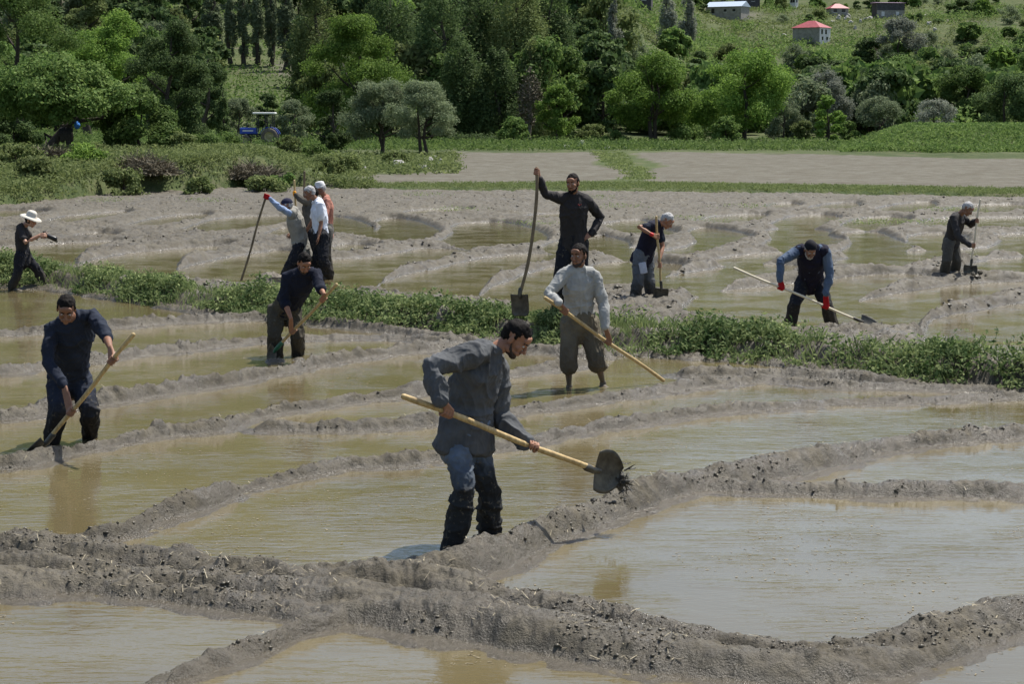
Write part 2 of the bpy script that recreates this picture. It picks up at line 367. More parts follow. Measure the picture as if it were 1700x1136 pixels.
def ridge_world(R):
    pts = []; vals = []
    for x, yt, yf in R:
        df = FPX*CH/(yf-195.); a, w0 = 1.9, .13
        h = (CH*FPX-(yt-195)*(df+w0))/(FPX+a*(yt-195)); h = min(max(h, .06), .24)
        w1 = a*h+w0; dc = max(FPX*(CH-h)/(yt-195.), df+w1); c = (df+dc+w1)/2; W = (dc+w1-df)/2
        pts.append(((x-850)/FPX*c*1.0, c)); vals.append((h, W, w1))
    pts = np.array(pts); seg = np.gradient(pts, axis=0); cs = np.abs(seg[:, 0])/(np.hypot(seg[:, 0], seg[:, 1])+1e-9); cs = np.clip(cs, .45, 1)
    arr = np.column_stack([pts, [v[0] for v in vals], [v[1]*q for v, q in zip(vals, cs)], [v[2]*max(q, .6) for v, q in zip(vals, cs)]])
    arr = catmull(arr, 4); return arr
RW = [ridge_world(R) for R in RIDGES]
for A in RW[:3]: A[:, 2] = np.minimum(A[:, 2], .17); A[:, 3] *= 1.15; A[:, 4] = A[:, 3]*.95
# the far edge of the wet field (photo pixels)
EDGE = [(-600,372),(-100,352),(0,346),(100,336),(200,323),(330,319),(450,309),(560,317),(800,320),(1050,322),(1300,325),(1700,331),(2300,338)]
ea = np.array([(x-850)/FPX for x, y in EDGE]); ed = np.array([ground(x, y)[1] for x, y in EDGE])
def edge_d(X, Y): return np.interp(X/np.maximum(Y, 1), ea, ed)
FEET = [(*ground(px, py)[:2], r) for px, py, r in ((755, 928, .26), (815, 900, .30), (690, 932, .16), (88, 748, .24), (150, 736, .22), (458, 600, .26), (496, 598, .24), (640, 945, .12))]
def mud_height(X, Y):
    sh = X.shape; X = X.ravel(); Y = Y.ravel()
    wob = fbm2(X*1.7, Y*1.7, 3, 3)*.16+fbm2(X*5, Y*5, 2, 4)*.10; far = Y > bund_y(X)
    z = np.full(X.shape, -.09)+fbm2(X*2, Y*2, 3, 5)*.03
    amt = np.zeros(X.shape)
    for A in RW:
        m = (Y > A[:, 1].min()-1.2) & (Y < A[:, 1].max()+1.2) & (~far)
        if not m.any(): continue
        d, (h, Wd, w1) = seg_dist(X[m], Y[m], A[:, :2], A[:, 2:])
        d = d+fbm2(X[m]*3.3, Y[m]*3.3, 3, 6)*.10; p = sstep((Wd*(1.08+wob[m]*1.3)-d)/w1); h = h*(1+wob[m]*.7)
        z[m] = np.maximum(z[m], -.09+(h+.09)*p); amt[m] = np.maximum(amt[m], p)
        sk_ = sstep((Wd*(1.75+wob[m]*5)-d)/(Wd*.9)); z[m] = np.maximum(z[m], -.09+.095*sk_); amt[m] = np.maximum(amt[m], sk_*.35)
    for fx_, fy_, r_ in FEET:
        dd_ = np.hypot(X-fx_, Y-fy_); z = np.where(dd_ < .7, np.maximum(z, -.09+.125*sstep((r_-dd_+wob*.9)/.2)), z)
    # carved pools beyond the bund
    m = far; xf = X[m]; yf = Y[m]; sd = np.full(xf.shape, 9.)       # signed distance, negative inside a pool
    for Q in POOLS:
        ys = [y for _, y in Q]; mid = (min(ys)+max(ys))/2; hh = .075 if mid > 420 else .05
        W_ = np.array([ground(x, y, 0 if y <= mid else hh*(y-mid)/(max(ys)-mid+1e-6))[:2] for x, y in Q])
        W_ = catmull(np.vstack([W_, W_[:1]]), 3)
        lo = W_.min(0)-1.5; hi = W_.max(0)+1.5; k = (xf > lo[0]) & (xf < hi[0]) & (yf > lo[1]) & (yf < hi[1])
        if not k.any(): continue
        px_, py_ = xf[k], yf[k]; d, _ = seg_dist(px_, py_, W_); ins = np.zeros(px_.shape, bool)
        for i in range(len(W_)-1):
            x1, y1 = W_[i]; x2, y2 = W_[i+1]
            c = ((y1 > py_) != (y2 > py_)); ins ^= c & (px_ < (x2-x1)*(py_-y1)/(y2-y1+1e-12)+x1)
        sd[k] = np.minimum(sd[k], np.where(ins, -d, d))
    sd += wob[m]*.45+fbm2(xf*2.2, yf*2.2, 3, 61)*.10-.04
    ph = np.where(yf < 42, .135, .10)*(1-.45*sstep((sd-.45)/1.2))
    pr = sstep((sd+.03)/.30); zf = -.06+(ph+.06)*pr
    zf += (fbm2(xf*.6, yf*.6, 4, 21)*.10+(1-np.abs(2*vnoise2(xf*1.3, yf*1.3, 22)-1)-.5)*.05+fbm2(xf*3, yf*3, 3, 23)*.07)*pr
    z[m] = zf; amt[m] = pr
    # the grassy bund
    db = np.abs(Y-bund_y(X)); p = sstep((.80-db*.93+wob*1.4)/.62); z = np.maximum(z, -.09+(.25+wob*.5+.09)*p); amt = np.maximum(amt, p)
    fr = bund_y(X)-Y; q = sstep((1.35-fr+wob*3)/.7)*(fr > 0)*sstep((Y-18)/4.); z = np.maximum(z, -.09+.15*q); amt = np.maximum(amt, q*.8)
    # clods, cracks and lumps
    rr = 1-np.abs(2*vnoise2(X*7+wob*4, Y*7, 31)-1); r2 = 1-np.abs(2*vnoise2(X*19, Y*19+wob*9, 32)-1)
    c1 = vnoise2(X*11+wob*8, Y*11, 35); c1 = sstep((c1-.55)/.22)*.035
    lump = (fbm2(X*4.2, Y*4.2, 4, 40)*.085+c1*sstep((vnoise2(X*1.6, Y*1.6, 36)-.35)/.3)+(rr-.5)*.045*sstep((vnoise2(X*1.1, Y*1.1, 33)-.3)/.4)+(r2-.5)*.024+fbm2(X*45, Y*45, 2, 44)*.018)
    z = z+lump*np.clip(amt, 0, 1)**1.2*np.interp(Y, [10, 16, 28, 32], [.68, .85, 1., .9])
    fade = sstep((Y-edge_d(X, Y)-.5)/2.); z = z*(1-fade)-.35*fade
    return z.reshape(sh), amt.reshape(sh)
def fan_grid(d0, d1, nd, a0, a1, na):
    dd = d0*(d1/d0)**np.linspace(0, 1, nd); aa = np.linspace(a0, a1, na); A, D = np.meshgrid(aa, dd)
    X = A*D; Y = D; i = np.arange(nd-1)[:, None]*na+np.arange(na-1)[None]; i = i.ravel()
    return X, Y, np.column_stack([i, i+1, i+na+1, i+na])
X, Y, F = fan_grid(8.0, 84, 1500, -.335, .335, 1040)
Z, AM = mud_height(X, Y)
mud = mesh_np('mud_field', np.column_stack([X.ravel(), Y.ravel(), Z.ravel()]), F, M_MUD); tag(mud, kind='structure')
dry = sstep((Y-38)/26)*.7*sstep((Z-.03)/.05)*(.55+.45*(fbm2(X*.6, Y*.6, 3, 8)*2)); dry = np.maximum(dry, sstep((fbm2(X*.8, Y*1.6, 3, 9)-.08)/.12)*.55*sstep((Z-.03)/.04)*sstep((Y-18)/10))
set_attr(mud, 'dry', np.clip(dry, 0, 1).ravel())
wet = np.maximum(1-sstep((Z-.008)/.045), sstep((fbm2(X*1.3, Y*1.3, 4, 12)-.035)/.07)*.75*(1-sstep((Y-22)/10))); set_attr(mud, 'wet', np.clip(wet, 0, 1).ravel())
# water: one level sheet
V = [(-60, 4, 0), (60, 4, 0), (60, 84, 0), (-60, 84, 0)]
wx, wy = np.meshgrid(np.linspace(-45, 45, 60), np.linspace(3, 80, 60)); i = (np.arange(59)[:, None]*60+np.arange(59)[None]).ravel()
wa = mesh_np('water', np.column_stack([wx.ravel(), wy.ravel(), np.zeros(3600)]), np.column_stack([i, i+1, i+61, i+60]), M_WATER); tag(wa, kind='structure')
# terrain sheet
KL = [(-500,1.2),(60,.35),(70,.45),(78,1.05),(90,1.4),(130,.95),(178,.6),(230,1.5),(300,7.5),(330,11),(420,28),(600,66),(900,190),(1400,330),(3000,420)]
KM = [(60,.15),(200,.15),(230,.5),(300,6),(400,22),(600,60),(900,165),(1400,300),(3000,400)]
KR = [(60,.15),(220,.15),(260,1.2),(300,3),(400,12),(530,23),(600,30.5),(700,41),(900,82),(1500,245),(3000,380)]
def terrain_z(X, Y):
    a = X/np.maximum(Y, 1)*FPX+850; D = Y
    zl = np.interp(D, *zip(*KL)); zm = np.interp(D, *zip(*KM)); zr = np.interp(D, *zip(*KR))
    w1 = sstep((a-400)/190); w2 = sstep((a-950)/260); z = (zl*(1-w1)+zm*w1)*(1-w2)+zr*w2
    bank = sstep((a-1400)/110)*sstep((D-163+(a-1500)*-.03)/16); z = z+bank*1.75*(1-sstep((D-200)/90))+0
    nz = fbm2(X*.02, Y*.02, 4, 70)*10*sstep((D-230)/250)+fbm2(X*.35, Y*.35, 3, 71)*.22*sstep((D-80)/20); z = z+nz
    ed_ = edge_d(X, Y); k = sstep((D-ed_+.6)/1.6); return z*k-.6*(1-k)
X, Y, F = fan_grid(2.0, 2600, 560, -1.15, 1.15, 620)
Z = terrain_z(X, Y)
ter = mesh_np('terrain', np.column_stack([X.ravel(), Y.ravel(), Z.ravel()]), F, M_TERR); tag(ter, kind='structure')
pxx, pyy = proj(X, Y, Z)
def inpoly(px, py, poly):
    ins = np.zeros(px.shape, bool)
    for i in range(len(poly)):
        x1, y1 = poly[i]; x2, y2 = poly[(i+1) % len(poly)]; c = ((y1 > py) != (y2 > py)); ins ^= c & (px < (x2-x1)*(py-y1)/(y2-y1+1e-12)+x1)
    return ins
nx = fbm2(X*.25, Y*.12, 3, 90)*16; ny = fbm2(X*.25, Y*.12, 3, 91)*4
FIELD1 = [(540,304),(600,290),(700,287),(760,276),(752,253),(990,252),(1002,262),(985,272),(1040,283),(1040,296),(900,304),(700,305)]
FIELD2 = [(1050,254),(1120,252),(1900,268),(1900,322),(1700,312),(1350,306),(1075,301),(1062,285),(1110,276),(1060,262)]
bare = (inpoly(pxx+nx, pyy+ny, FIELD1) | inpoly(pxx+nx, pyy+ny, FIELD2)) & (Y > 80) & (Y < 190)
hb = sstep((fbm2(X*.03, Y*.03, 4, 95)-.13)/.08)*(Y > 320)*.8
set_attr(ter, 'bare', np.maximum(bare.astype(float), hb).ravel())
def hit(px, py, d0=60., d1=1800.):
    r = ray(px, py); dd = d0*(d1/d0)**np.linspace(0, 1, 3000); x = r[0]/r[1]*dd; z = CH+r[2]/r[1]*dd; g = terrain_z(x, dd)
    k = np.nonzero(z < g)[0]; k = k[0] if len(k) else len(dd)-1; return float(x[k]), float(dd[k]), float(g[k])
def tz(x, y): return float(terrain_z(np.array([x]), np.array([y]))[0])
def mz(x, y): return float(mud_height(np.array([x]), np.array([y]))[0][0])
# ================================================================== vegetation
def leaf_quads(C, N, size, asp=.6, rng=RNG, jitter=.7, tint=None):
    """C centres, N preferred normals, size per leaf"""
    n = len(C); N = N+rng.normal(0, jitter, (n, 3)); N /= np.linalg.norm(N, axis=1)[:, None]+1e-9
    R = rng.normal(0, 1, (n, 3)); U = np.cross(N, R); U /= np.linalg.norm(U, axis=1)[:, None]+1e-9; Vv = np.cross(N, U)
    s = np.asarray(size)[:, None]*np.ones((n, 1))
    V = np.stack([C-U*s, C-Vv*s*asp+N*s*.15, C+U*s, C+Vv*s*asp+N*s*.15], 1).reshape(-1, 3)
    F = np.arange(4*n).reshape(-1, 4); return V, F
def crown_mesh(name, clumps, nleaf, size, mat, seed, spread=.46, droop=0., asp=.6):
    """clumps: (x,y,z,r[,rz])"""
    rng = np.random.default_rng(seed); cl = np.array([(*c[:4], c[4] if len(c) > 4 else c[3]*.8) for c in clumps], float)
    wgt = cl[:, 3]**2; k = rng.choice(len(cl), nleaf, p=wgt/wgt.sum())
    u = rng.normal(0, 1, (nleaf, 3)); u /= np.linalg.norm(u, axis=1)[:, None]; rr = 1-np.abs(rng.normal(0, spread, nleaf)).clip(0, .95)
    rr *= 1+.35*(vnoise(u*3.1+k[:, None]*7.7, seed)-.5)*2
    C = cl[k, :3]+u*np.column_stack([cl[k, 3], cl[k, 3], cl[k, 4]])*rr[:, None]; C[:, 2] -= droop*np.maximum(0, rr-.5)*cl[k, 3]
    V, F = leaf_quads(C, u+np.array((0, 0, .35)), size*rng.uniform(.55, 1.35, nleaf), asp, rng)
    o = mesh_np(name, V, F, mat, smooth=False)
    tint = np.repeat(np.clip(rng.normal(.35, .28, nleaf)+.35*(vnoise(C*.8, seed+5)-.5), 0, 1), 4); set_attr(o, 'tint', tint); return o
def round_clumps(h, w, base, n, seed, top=1., flat=1.):
    rng = np.random.default_rng(seed); out = []; H = h-base
    for i in range(n):
        t = rng.uniform(.05, 1)**.8; zz = base+H*t*.92
        env = math.sin(PI*min(1, .15+.80*t))**.7*(1 if t < .75 else .9)
        a = rng.uniform(0, 2*PI); q = rng.uniform(.25, 1)**.6; r = w*.5*rng.uniform(.20, .36)*(24/max(n, 24))**.3
        out.append((math.cos(a)*env*q*(w*.5-r*.6), math.sin(a)*env*q*(w*.5-r*.6)*.9, min(zz, h-r*.7), r, r*.72*flat))
    return out
def tall_clumps(h, w, base, n, seed):
    rng = np.random.default_rng(seed); out = []
    for i in range(n):
        t = rng.uniform(0, 1); zz = base+(h-base)*t; e = (1-.75*max(0, t-.45)/.55)*(1 if t > .1 else .7); a = rng.uniform(0, 2*PI); r = w*.5*rng.uniform(.35, .55)*e
        out.append((math.cos(a)*w*.28*e, math.sin(a)*w*.28*e, zz, r, r*1.7))
    return out
def trunk_mesh(h, r, seed, lean=(0, 0), nb=6, top=.8, spread=.3, ntr=1):
    rng = np.random.default_rng(seed); mb = MB()
    for q in range(ntr):
        ox = rng.uniform(-.2, .2)*(ntr > 1)*h*.25; lx = lean[0]+(ox*1.6 if ntr > 1 else 0); pts = []
        for i in range(7):
            t = i/6; pts.append((ox*.2+lx*t+rng.normal(0, .02*h)*(i > 0), lean[1]*t+rng.normal(0, .02*h)*(i > 0), -.3+t*h*top+.3*t))
        rad = [r*1.5, r*1.05, r*.9, r*.75, r*.55, r*.38, r*.15]; loft(mb, pts, rad, n=8)
        for b in range(nb):
            i = rng.integers(2, 6); p = np.array(pts[i]); a = rng.uniform(0, 2*PI); L = h*spread*rng.uniform(.5, 1.1)
            e = p+np.array((math.cos(a)*L, math.sin(a)*L, L*rng.uniform(.4, .9))); m_ = (p+e)/2+np.array((0, 0, -.06*L))
            loft(mb, [p, m_, e], [rad[i]*.6, rad[i]*.42, rad[i]*.12], n=6)
    V, F = mb.arrays(); return V, F
_proto = {}
def tree(name, label, cat, px, topy, wpx, d, mat='mid', kind='round', y_off=0., basey=None, nleaf=None, leaf=None, base=.18, seed=None, group=None, trunk=True, lean=(0, 0), gap=34, share=None, ntr=1, bare=False, mkey=None):
    r = ray(px, 300); x = r[0]/r[1]*d; z = tz(x, d)
    if basey is not None: x, d, z = hit(px, basey)
    s = FPX/d; topz = P(px, topy, d)[2]; h = max(topz-z, 1.); w = wpx/s; seed = seed if seed is not None else int(px*7+topy*13+d) % 99991
    root = empty(name, (x, d, z-.05)); tag(root, label, cat, group)
    if share and share in _proto:
        cr, tr, h0, w0 = _proto[share]
        for src in (cr, tr):
            if src is None: continue
            c = src.copy(); COL.objects.link(c); c.parent = root
        root.scale = (w/w0, w/w0, h/h0); root.rotation_euler = (0, 0, (seed % 628)/100.); return root
    pxm = 1/(FPX*.602/d); lf = leaf or max(pxm*1.15, .07); area = PI*w*h*.9 if kind != 'tall' else PI*w*h*.8
    n = nleaf or int(min(42000, max(1500, area/(lf*lf*1.2)*2.3)))
    if kind == 'round': cl = round_clumps(h, w, h*base, gap, seed)
    elif kind == 'tall': cl = tall_clumps(h, w, h*base, gap, seed)
    elif kind == 'bush': cl = [(c[0], c[1], max(c[2]*1., c[4]*.5), c[3], c[4]) for c in round_clumps(h, w, 0, gap, seed)]
    if bare: n = n//4
    cr = crown_mesh('crown' if kind != 'bush' else 'foliage', cl, n, lf, ML[mat], seed, asp=.42 if mat in ('silver', 'grey') else .6, spread=.46 if kind != 'tall' else .5)
    cr.parent = root; tr = None
    if trunk:
        V, Fs = trunk_mesh(h, max(h*.022, .07), seed, lean, top=.85, spread=min(.32, w/h*.35), ntr=ntr, nb=9 if not bare else 30)
        tr = mesh_np('trunk' if kind != 'bush' else 'stem', V, Fs, M_BARK if not bare else M_DROCK, root)
    if share: _proto[share] = (cr, tr, h, w)
    return root
T = tree
# --- left bank
T('walnut_tree', 'broad green tree with a leaning dark trunk and a jacket hung on it, left bank', 'tree', 118, 84, 250, 92, 'mid', base=.32, gap=34, trunk=False, leaf=.085, nleaf=40000)
T('broadleaf_tree', 'lower green tree beside the brush piles, right of the leaning trunk', 'tree', 235, 135, 150, 93, 'mid', base=.02, gap=26, leaf=.08, nleaf=26000)
T('broadleaf_tree', 'tree with layered sprays at the left frame edge', 'tree', -5, 95, 150, 97, 'mid', base=.2, leaf=.085, gap=26)
T('broadleaf_tree', 'tall dark tree rising behind the leaning-trunk tree', 'tree', 285, 25, 170, 125, 'dark', base=.05, gap=30)
T('broadleaf_tree', 'dark tree filling the gap left of the small meadow', 'tree', 345, 70, 90, 140, 'dark', base=.02, gap=20)
T('broadleaf_tree', 'large tree in the top left corner', 'tree', 40, -40, 220, 150, 'mid', base=.1, gap=30)
T('broadleaf_tree', 'tall tree with a bright sunny crown, second from the left frame edge', 'tree', 180, 10, 180, 160, 'bright', base=.1, gap=28)
T('grey_tree', 'greyish tree between the crowns at the top left', 'tree', 150, -30, 110, 200, 'olive', base=.1)
T('cypress', 'narrow dark upright tree at the edge of the small meadow', 'tree', 371, 135, 26, 128, 'dark', 'tall', base=.0)
T('willow_bush', 'silvery bush left of the tractor', 'bush', 398, 160, 85, 186, 'silver', 'bush')
T('willow_bush', 'silvery bush right behind the tractor', 'bush', 488, 163, 85, 190, 'silver', 'bush')
T('bush', 'dark round bush at the foot of the meadow above the tractor', 'bush', 445, 150, 50, 225, 'dark', 'bush')
T('bush', 'olive bush in front of the tractor rear wheel', 'bush', 478, 222, 52, 120, 'olive', 'bush')
T('bush', 'low green bush hiding the tractor front wheels', 'bush', 372, 215, 60, 118, 'mid', 'bush')
# --- middle
T('broadleaf_tree', 'tall bright green tree above the willows', 'tree', 595, 18, 210, 200, 'bright', base=.08, gap=34)
T('broadleaf_tree', 'dense dark green tree left of the willows', 'tree', 553, 145, 90, 152, 'dark', base=.0, gap=20)
T('willow', 'grey green willow with a short thick trunk, left one of the pair', 'tree', 632, 128, 150, 148, 'silver', base=.22, gap=34, ntr=2)
T('willow', 'grey green willow by the pale stones, right one of the pair', 'tree', 703, 132, 125, 144, 'silver', base=.22, gap=32, ntr=2)
for k, (px, ty, w, d, m) in enumerate([(735, -60, 120, 232, 'dark'), (795, -40, 120, 238, 'dark'), (858, -70, 130, 236, 'olive'), (915, -50, 120, 240, 'dark'), (765, 60, 110, 222, 'dark'), (825, 80, 100, 220, 'dark'), (650, -60, 130, 260, 'dark'), (530, -50, 110, 250, 'olive'), (885, 60, 90, 224, 'olive')]):
    T('poplar_tree', 'very tall dark poplar in the dense stand behind the middle of the field', 'tree', px, ty, w, d, m, 'tall', base=.03, gap=40, group='dark poplars behind the field', nleaf=26000)
T('broadleaf_tree', 'rounded bright green tree left of the grey poplar, behind the standing man', 'tree', 925, 138, 78, 208, 'bright', base=.12)
T('bush', 'leafy bush left of the thin leafless trunks', 'bush', 853, 192, 58, 206, 'mid', 'bush')
T('bare_tree', 'thin leafless grey tree in front of the dark poplars', 'tree', 880, 110, 50, 210, 'twig', 'tall', bare=True, base=.3)
T('willow_bush', 'silvery tree between the rounded tree and the big walnut', 'tree', 985, 100, 90, 262, 'silver', base=.05)
T('bush', 'yellow green bush at the field edge left of the big dark-green tree', 'bush', 985, 205, 60, 210, 'olive', 'bush')
T('broadleaf_tree', 'big dark tree with a visible trunk right of the middle', 'tree', 1085, 82, 175, 205, 'bright', base=.14, gap=32, ntr=2)
T('broadleaf_tree', 'widest bright green tree at the far field edge', 'tree', 1235, 72, 200, 209, 'bright', base=.03, gap=36)
T('bush', 'pale green bush under the widest tree', 'bush', 1205, 190, 60, 203, 'mid', 'bush')
T('broadleaf_tree', 'small bright green tree standing alone near the green mound', 'tree', 1373, 155, 64, 202, 'bright', base=.05, gap=18)
T('willow', 'small grey green tree with a forked trunk by the bank', 'tree', 1460, 158, 92, 206, 'silver', base=.3, gap=18, ntr=2)
T('willow_bush', 'whitish shrub on top of the green bank', 'bush', 1548, 163, 82, 218, 'grey', 'bush')
T('willow_bush', 'pale grey willow behind the small bright tree', 'tree', 1372, 112, 105, 240, 'grey', base=.05, gap=22)
T('broadleaf_tree', 'mid green tree below the brick outbuilding', 'tree', 1500, 92, 120, 258, 'mid', base=.05, gap=24)
T('broadleaf_tree', 'dark tree on the bank at the right frame edge', 'tree', 1665, 118, 140, 224, 'dark', base=.0, gap=24)
T('broadleaf_tree', 'green tree behind the bank, second from the right frame edge', 'tree', 1600, 98, 110, 250, 'mid', base=.0, gap=24)
T('broadleaf_tree', 'tree cut by the right frame edge behind the dark tree', 'tree', 1700, 84, 120, 262, 'mid', base=.0, gap=24)
T('silver_tree', 'big dark silvery tree hiding part of the brick outbuilding', 'tree', 1492, 26, 92, 400, 'grey', base=.05, gap=22, basey=118)
# --- tall thin poplars
for k, (px, ty, w, by) in enumerate([(384, -40, 24, 108), (405, -60, 24, 108), (428, -50, 26, 107), (450, -50, 24, 110), (352, -40, 40, 112), (474, -60, 34, 118)]):
    T('poplar_tree', 'slender poplar in the row above the small meadow', 'tree', px, ty, w, 330, 'silver', 'tall', base=.10, basey=by, group='poplars above the meadow', share='pop', nleaf=6500, gap=70, leaf=.20)
T('poplar_tree', 'grey half bare poplar standing alone left of the hillside houses', 'tree', 1018, -6, 32, 330, 'grey', 'tall', base=.1, basey=118, nleaf=7000)
T('poplar_tree', 'pale grey poplar left of the blue roofed shed', 'tree', 1107, -25, 34, 330, 'grey', 'tall', base=.1, basey=80, nleaf=7000)
T('poplar_tree', 'pale grey poplar right next to the blue roofed shed', 'tree', 1140, -20, 36, 330, 'grey', 'tall', base=.1, basey=88, nleaf=7000)
# --- undergrowth bushes on the left bank and at the far field edge
for px, ty, w, d, m, lab in [(25, 258, 110, 78, 'olive', 'olive bush at the left frame edge beside the field'), (132, 262, 95, 79, 'bright', 'fresh green bush between the two brown brush piles and the frame edge'),
    (300, 262, 60, 92, 'olive', 'bush between the two brush piles'), (25, 195, 100, 96, 'dark', 'dark bush under the tree at the left frame edge'), (200, 205, 80, 99, 'dark', 'shaded bush right of the leaning trunk'),
    (560, 250, 120, 100, 'olive', 'low yellow green bush left of the pale stones'), (655, 248, 60, 120, 'olive', 'small bush behind the pale stones'), (520, 235, 70, 125, 'mid', 'bush right of the tractor'), (340, 235, 90, 110, 'mid', 'bush left of the tractor'),
    (1140, 205, 80, 204, 'mid', 'low bush between the two big bright trees'), (1330, 195, 50, 206, 'olive', 'olive bush right of the widest tree'), (1410, 200, 60, 206, 'mid', 'bush between the lone tree and the forked tree'),
    (780, 220, 110, 208, 'dark', 'low dark bush at the foot of the poplars'), (1020, 215, 50, 205, 'mid', 'small bush behind the pale boulders'), (1300, 150, 80, 235, 'silver', 'silvery bush right behind the widest tree'), (1440, 130, 90, 245, 'silver', 'grey green bush behind the forked tree'),
    (60, 290, 90, 73, 'olive', 'lowest bush at the left, touching the mud'), (205, 276, 120, 76, 'olive', 'spreading bush at the mud edge beside the left brush pile'), (440, 288, 110, 79, 'olive', 'low bush at the mud edge just below the right brush pile'), (330, 288, 70, 77, 'olive', 'small yellowish bush at the mud edge between the brush piles'), (470, 278, 70, 84, 'mid', 'low bush at the mud edge behind the group of men'), (545, 272, 60, 90, 'olive', 'low bush beside the lone pale block')]:
    T('bush', lab, 'bush', px, ty, w, d, m, 'bush', gap=16)
# --- brush piles
def brush(px, ty, wpx, d, lab, seed):
    x, d, z = hit(px, d); s = FPX/d; w = wpx/s; h = (proj(x, d, z)[1]-ty)/s; rng = np.random.default_rng(seed); n = 2600
    a = rng.uniform(0, 2*PI, n); q = np.sqrt(rng.uniform(0, 1, n)); cx = np.cos(a)*q*w/2; cy = np.sin(a)*q*w/3; cz = h*(1-q**2)*rng.uniform(.1, 1, n)
    C = np.column_stack([cx, cy, cz]); D = rng.normal(0, 1, (n, 3)); D[:, 2] *= .5; D /= np.linalg.norm(D, axis=1)[:, None]; L = rng.uniform(.15, .6, n)[:, None]
    S_ = np.cross(D, rng.normal(0, 1, (n, 3))); S_ /= np.linalg.norm(S_, axis=1)[:, None]; t = rng.uniform(.008, .02, n)[:, None]; B = C+D*L+np.array((0, 0, .06))
    V = np.stack([C-D*L-S_*t, C-D*L+S_*t, B+S_*t*.6, B-S_*t*.6], 1).reshape(-1, 3); V[:, 2] = np.maximum(V[:, 2], -.1)
    o = mesh_np('brush_pile', V, np.arange(4*n).reshape(-1, 4), ML['twig'], smooth=False); set_attr(o, 'tint', np.repeat(rng.uniform(0, 1, n), 4)); o.location = (x, d, z)
    tag(o, lab, 'brush pile', 'brush piles'); return o
brush(237, 264, 105, 290, 'brown pile of cut branches left of the bush, farther from the tractor', 1)
brush(400, 274, 125, 298, 'brown pile of cut branches below the tractor', 2)
brush(80, 250, 90, 274, 'flat pile of dead twigs under the leaning trunk', 3)
# --- hillside
rng = np.random.default_rng(11)
def hill_set():
    kinds = [('mid', 'h1'), ('dark', 'h2'), ('olive', 'h3'), ('silver', 'h4'), ('bright', 'h5')]
    # dense woods left and centre
    rows = [(232, 34, 9.), (262, 30, 9), (300, 30, 9), (345, 32, 10), (395, 34, 11), (450, 34, 12), (520, 36, 13)]
    for d, n, hh in rows:
        for i in range(n):
            px = -60+(i+rng.uniform(0, 1))*(1090/n); x = (px-850)/FPX*d; dd = d*rng.uniform(.96, 1.04)
            if 355 < px < 500 and dd < 380: continue
            if d > 380 and px > 1000: continue
            z = tz(x, dd); by = proj(x, dd, z)[1]
            if by < -30: continue
            m, sh = kinds[int(rng.choice(5, p=(.3, .38, .2, .07, .05)))]; w = hh*rng.uniform(.7, 1.2)
            ty = proj(x, dd, z+hh*rng.uniform(.8, 1.35))[1]
            T('hillside_tree', 'tree in the dense wood covering the slope on the left and centre', 'tree', px, ty, w*FPX/dd, dd, m, group='trees of the dense wood', share=sh+'w', base=.05, nleaf=5200, leaf=.30)
    # scattered shrubs, right
    n = 0
    while n < 295:
        px = rng.uniform(960, 1760); d = float(rng.choice([rng.uniform(236, 420), rng.uniform(300, 900)])); x = (px-850)/FPX*d; z = tz(x, d); by = proj(x, d, z)[1]
        if by < 2: continue
        dens = vnoise2(np.array([x*.012+3]), np.array([d*.012]), 60)[0]
        thr = .2 if d < 330 else .40
        if dens < thr+rng.uniform(-.15, .15): continue
        if 1170 < px < 1500 and 30 < by < 75 and rng.uniform() < .6: continue
        if any(abs(px-a) < b and c0 < by < c1 for a, b, c0, c1 in ((1208, 45, 26, 62), (1347, 40, 66, 95), (1390, 25, 24, 50), (1474, 32, 27, 60))): continue
        hh = rng.uniform(2.2, 6.5) if d > 330 else rng.uniform(4, 8.5); m, sh = kinds[int(rng.choice(5, p=(.3, .3, .15, .2, .05)))]
        ty = proj(x, d, z+hh)[1]; T('hillside_shrub', 'shrub scattered over the grassy slope below and around the houses', 'bush', px, ty, hh*rng.uniform(.9, 1.5)*FPX/d, d, m, 'bush', group='shrubs on the grassy slope', share=sh+'s', nleaf=2600, leaf=.28, trunk=False, gap=26); n += 1
hill_set()
# woods that only the water sees, above the top of the frame
mass = []; msz = []
n = 26000; pxr = rng.uniform(-500, 2200, n); dr = 500*(1300/500)**rng.uniform(0, 1, n); xr = (pxr-850)/FPX*dr; zr = terrain_z(xr, dr)
C = np.column_stack([xr, dr, zr+rng.uniform(.5, 6, n)]); k = (vnoise2(xr*.02, dr*.02, 77) > .42) & (proj(xr, dr, zr)[1] < -25)
V, F = leaf_quads(C[k], np.tile((0, -.5, .8), (k.sum(), 1)), rng.uniform(1.5, 3.2, k.sum()), .8, rng, .5)
o = mesh_np('forest', V, F, ML['dark'], smooth=False); set_attr(o, 'tint', rng.uniform(0, 1, len(V))); tag(o, 'far wood on the upper mountain slope, seen as one dark mass', 'forest', kind='stuff')
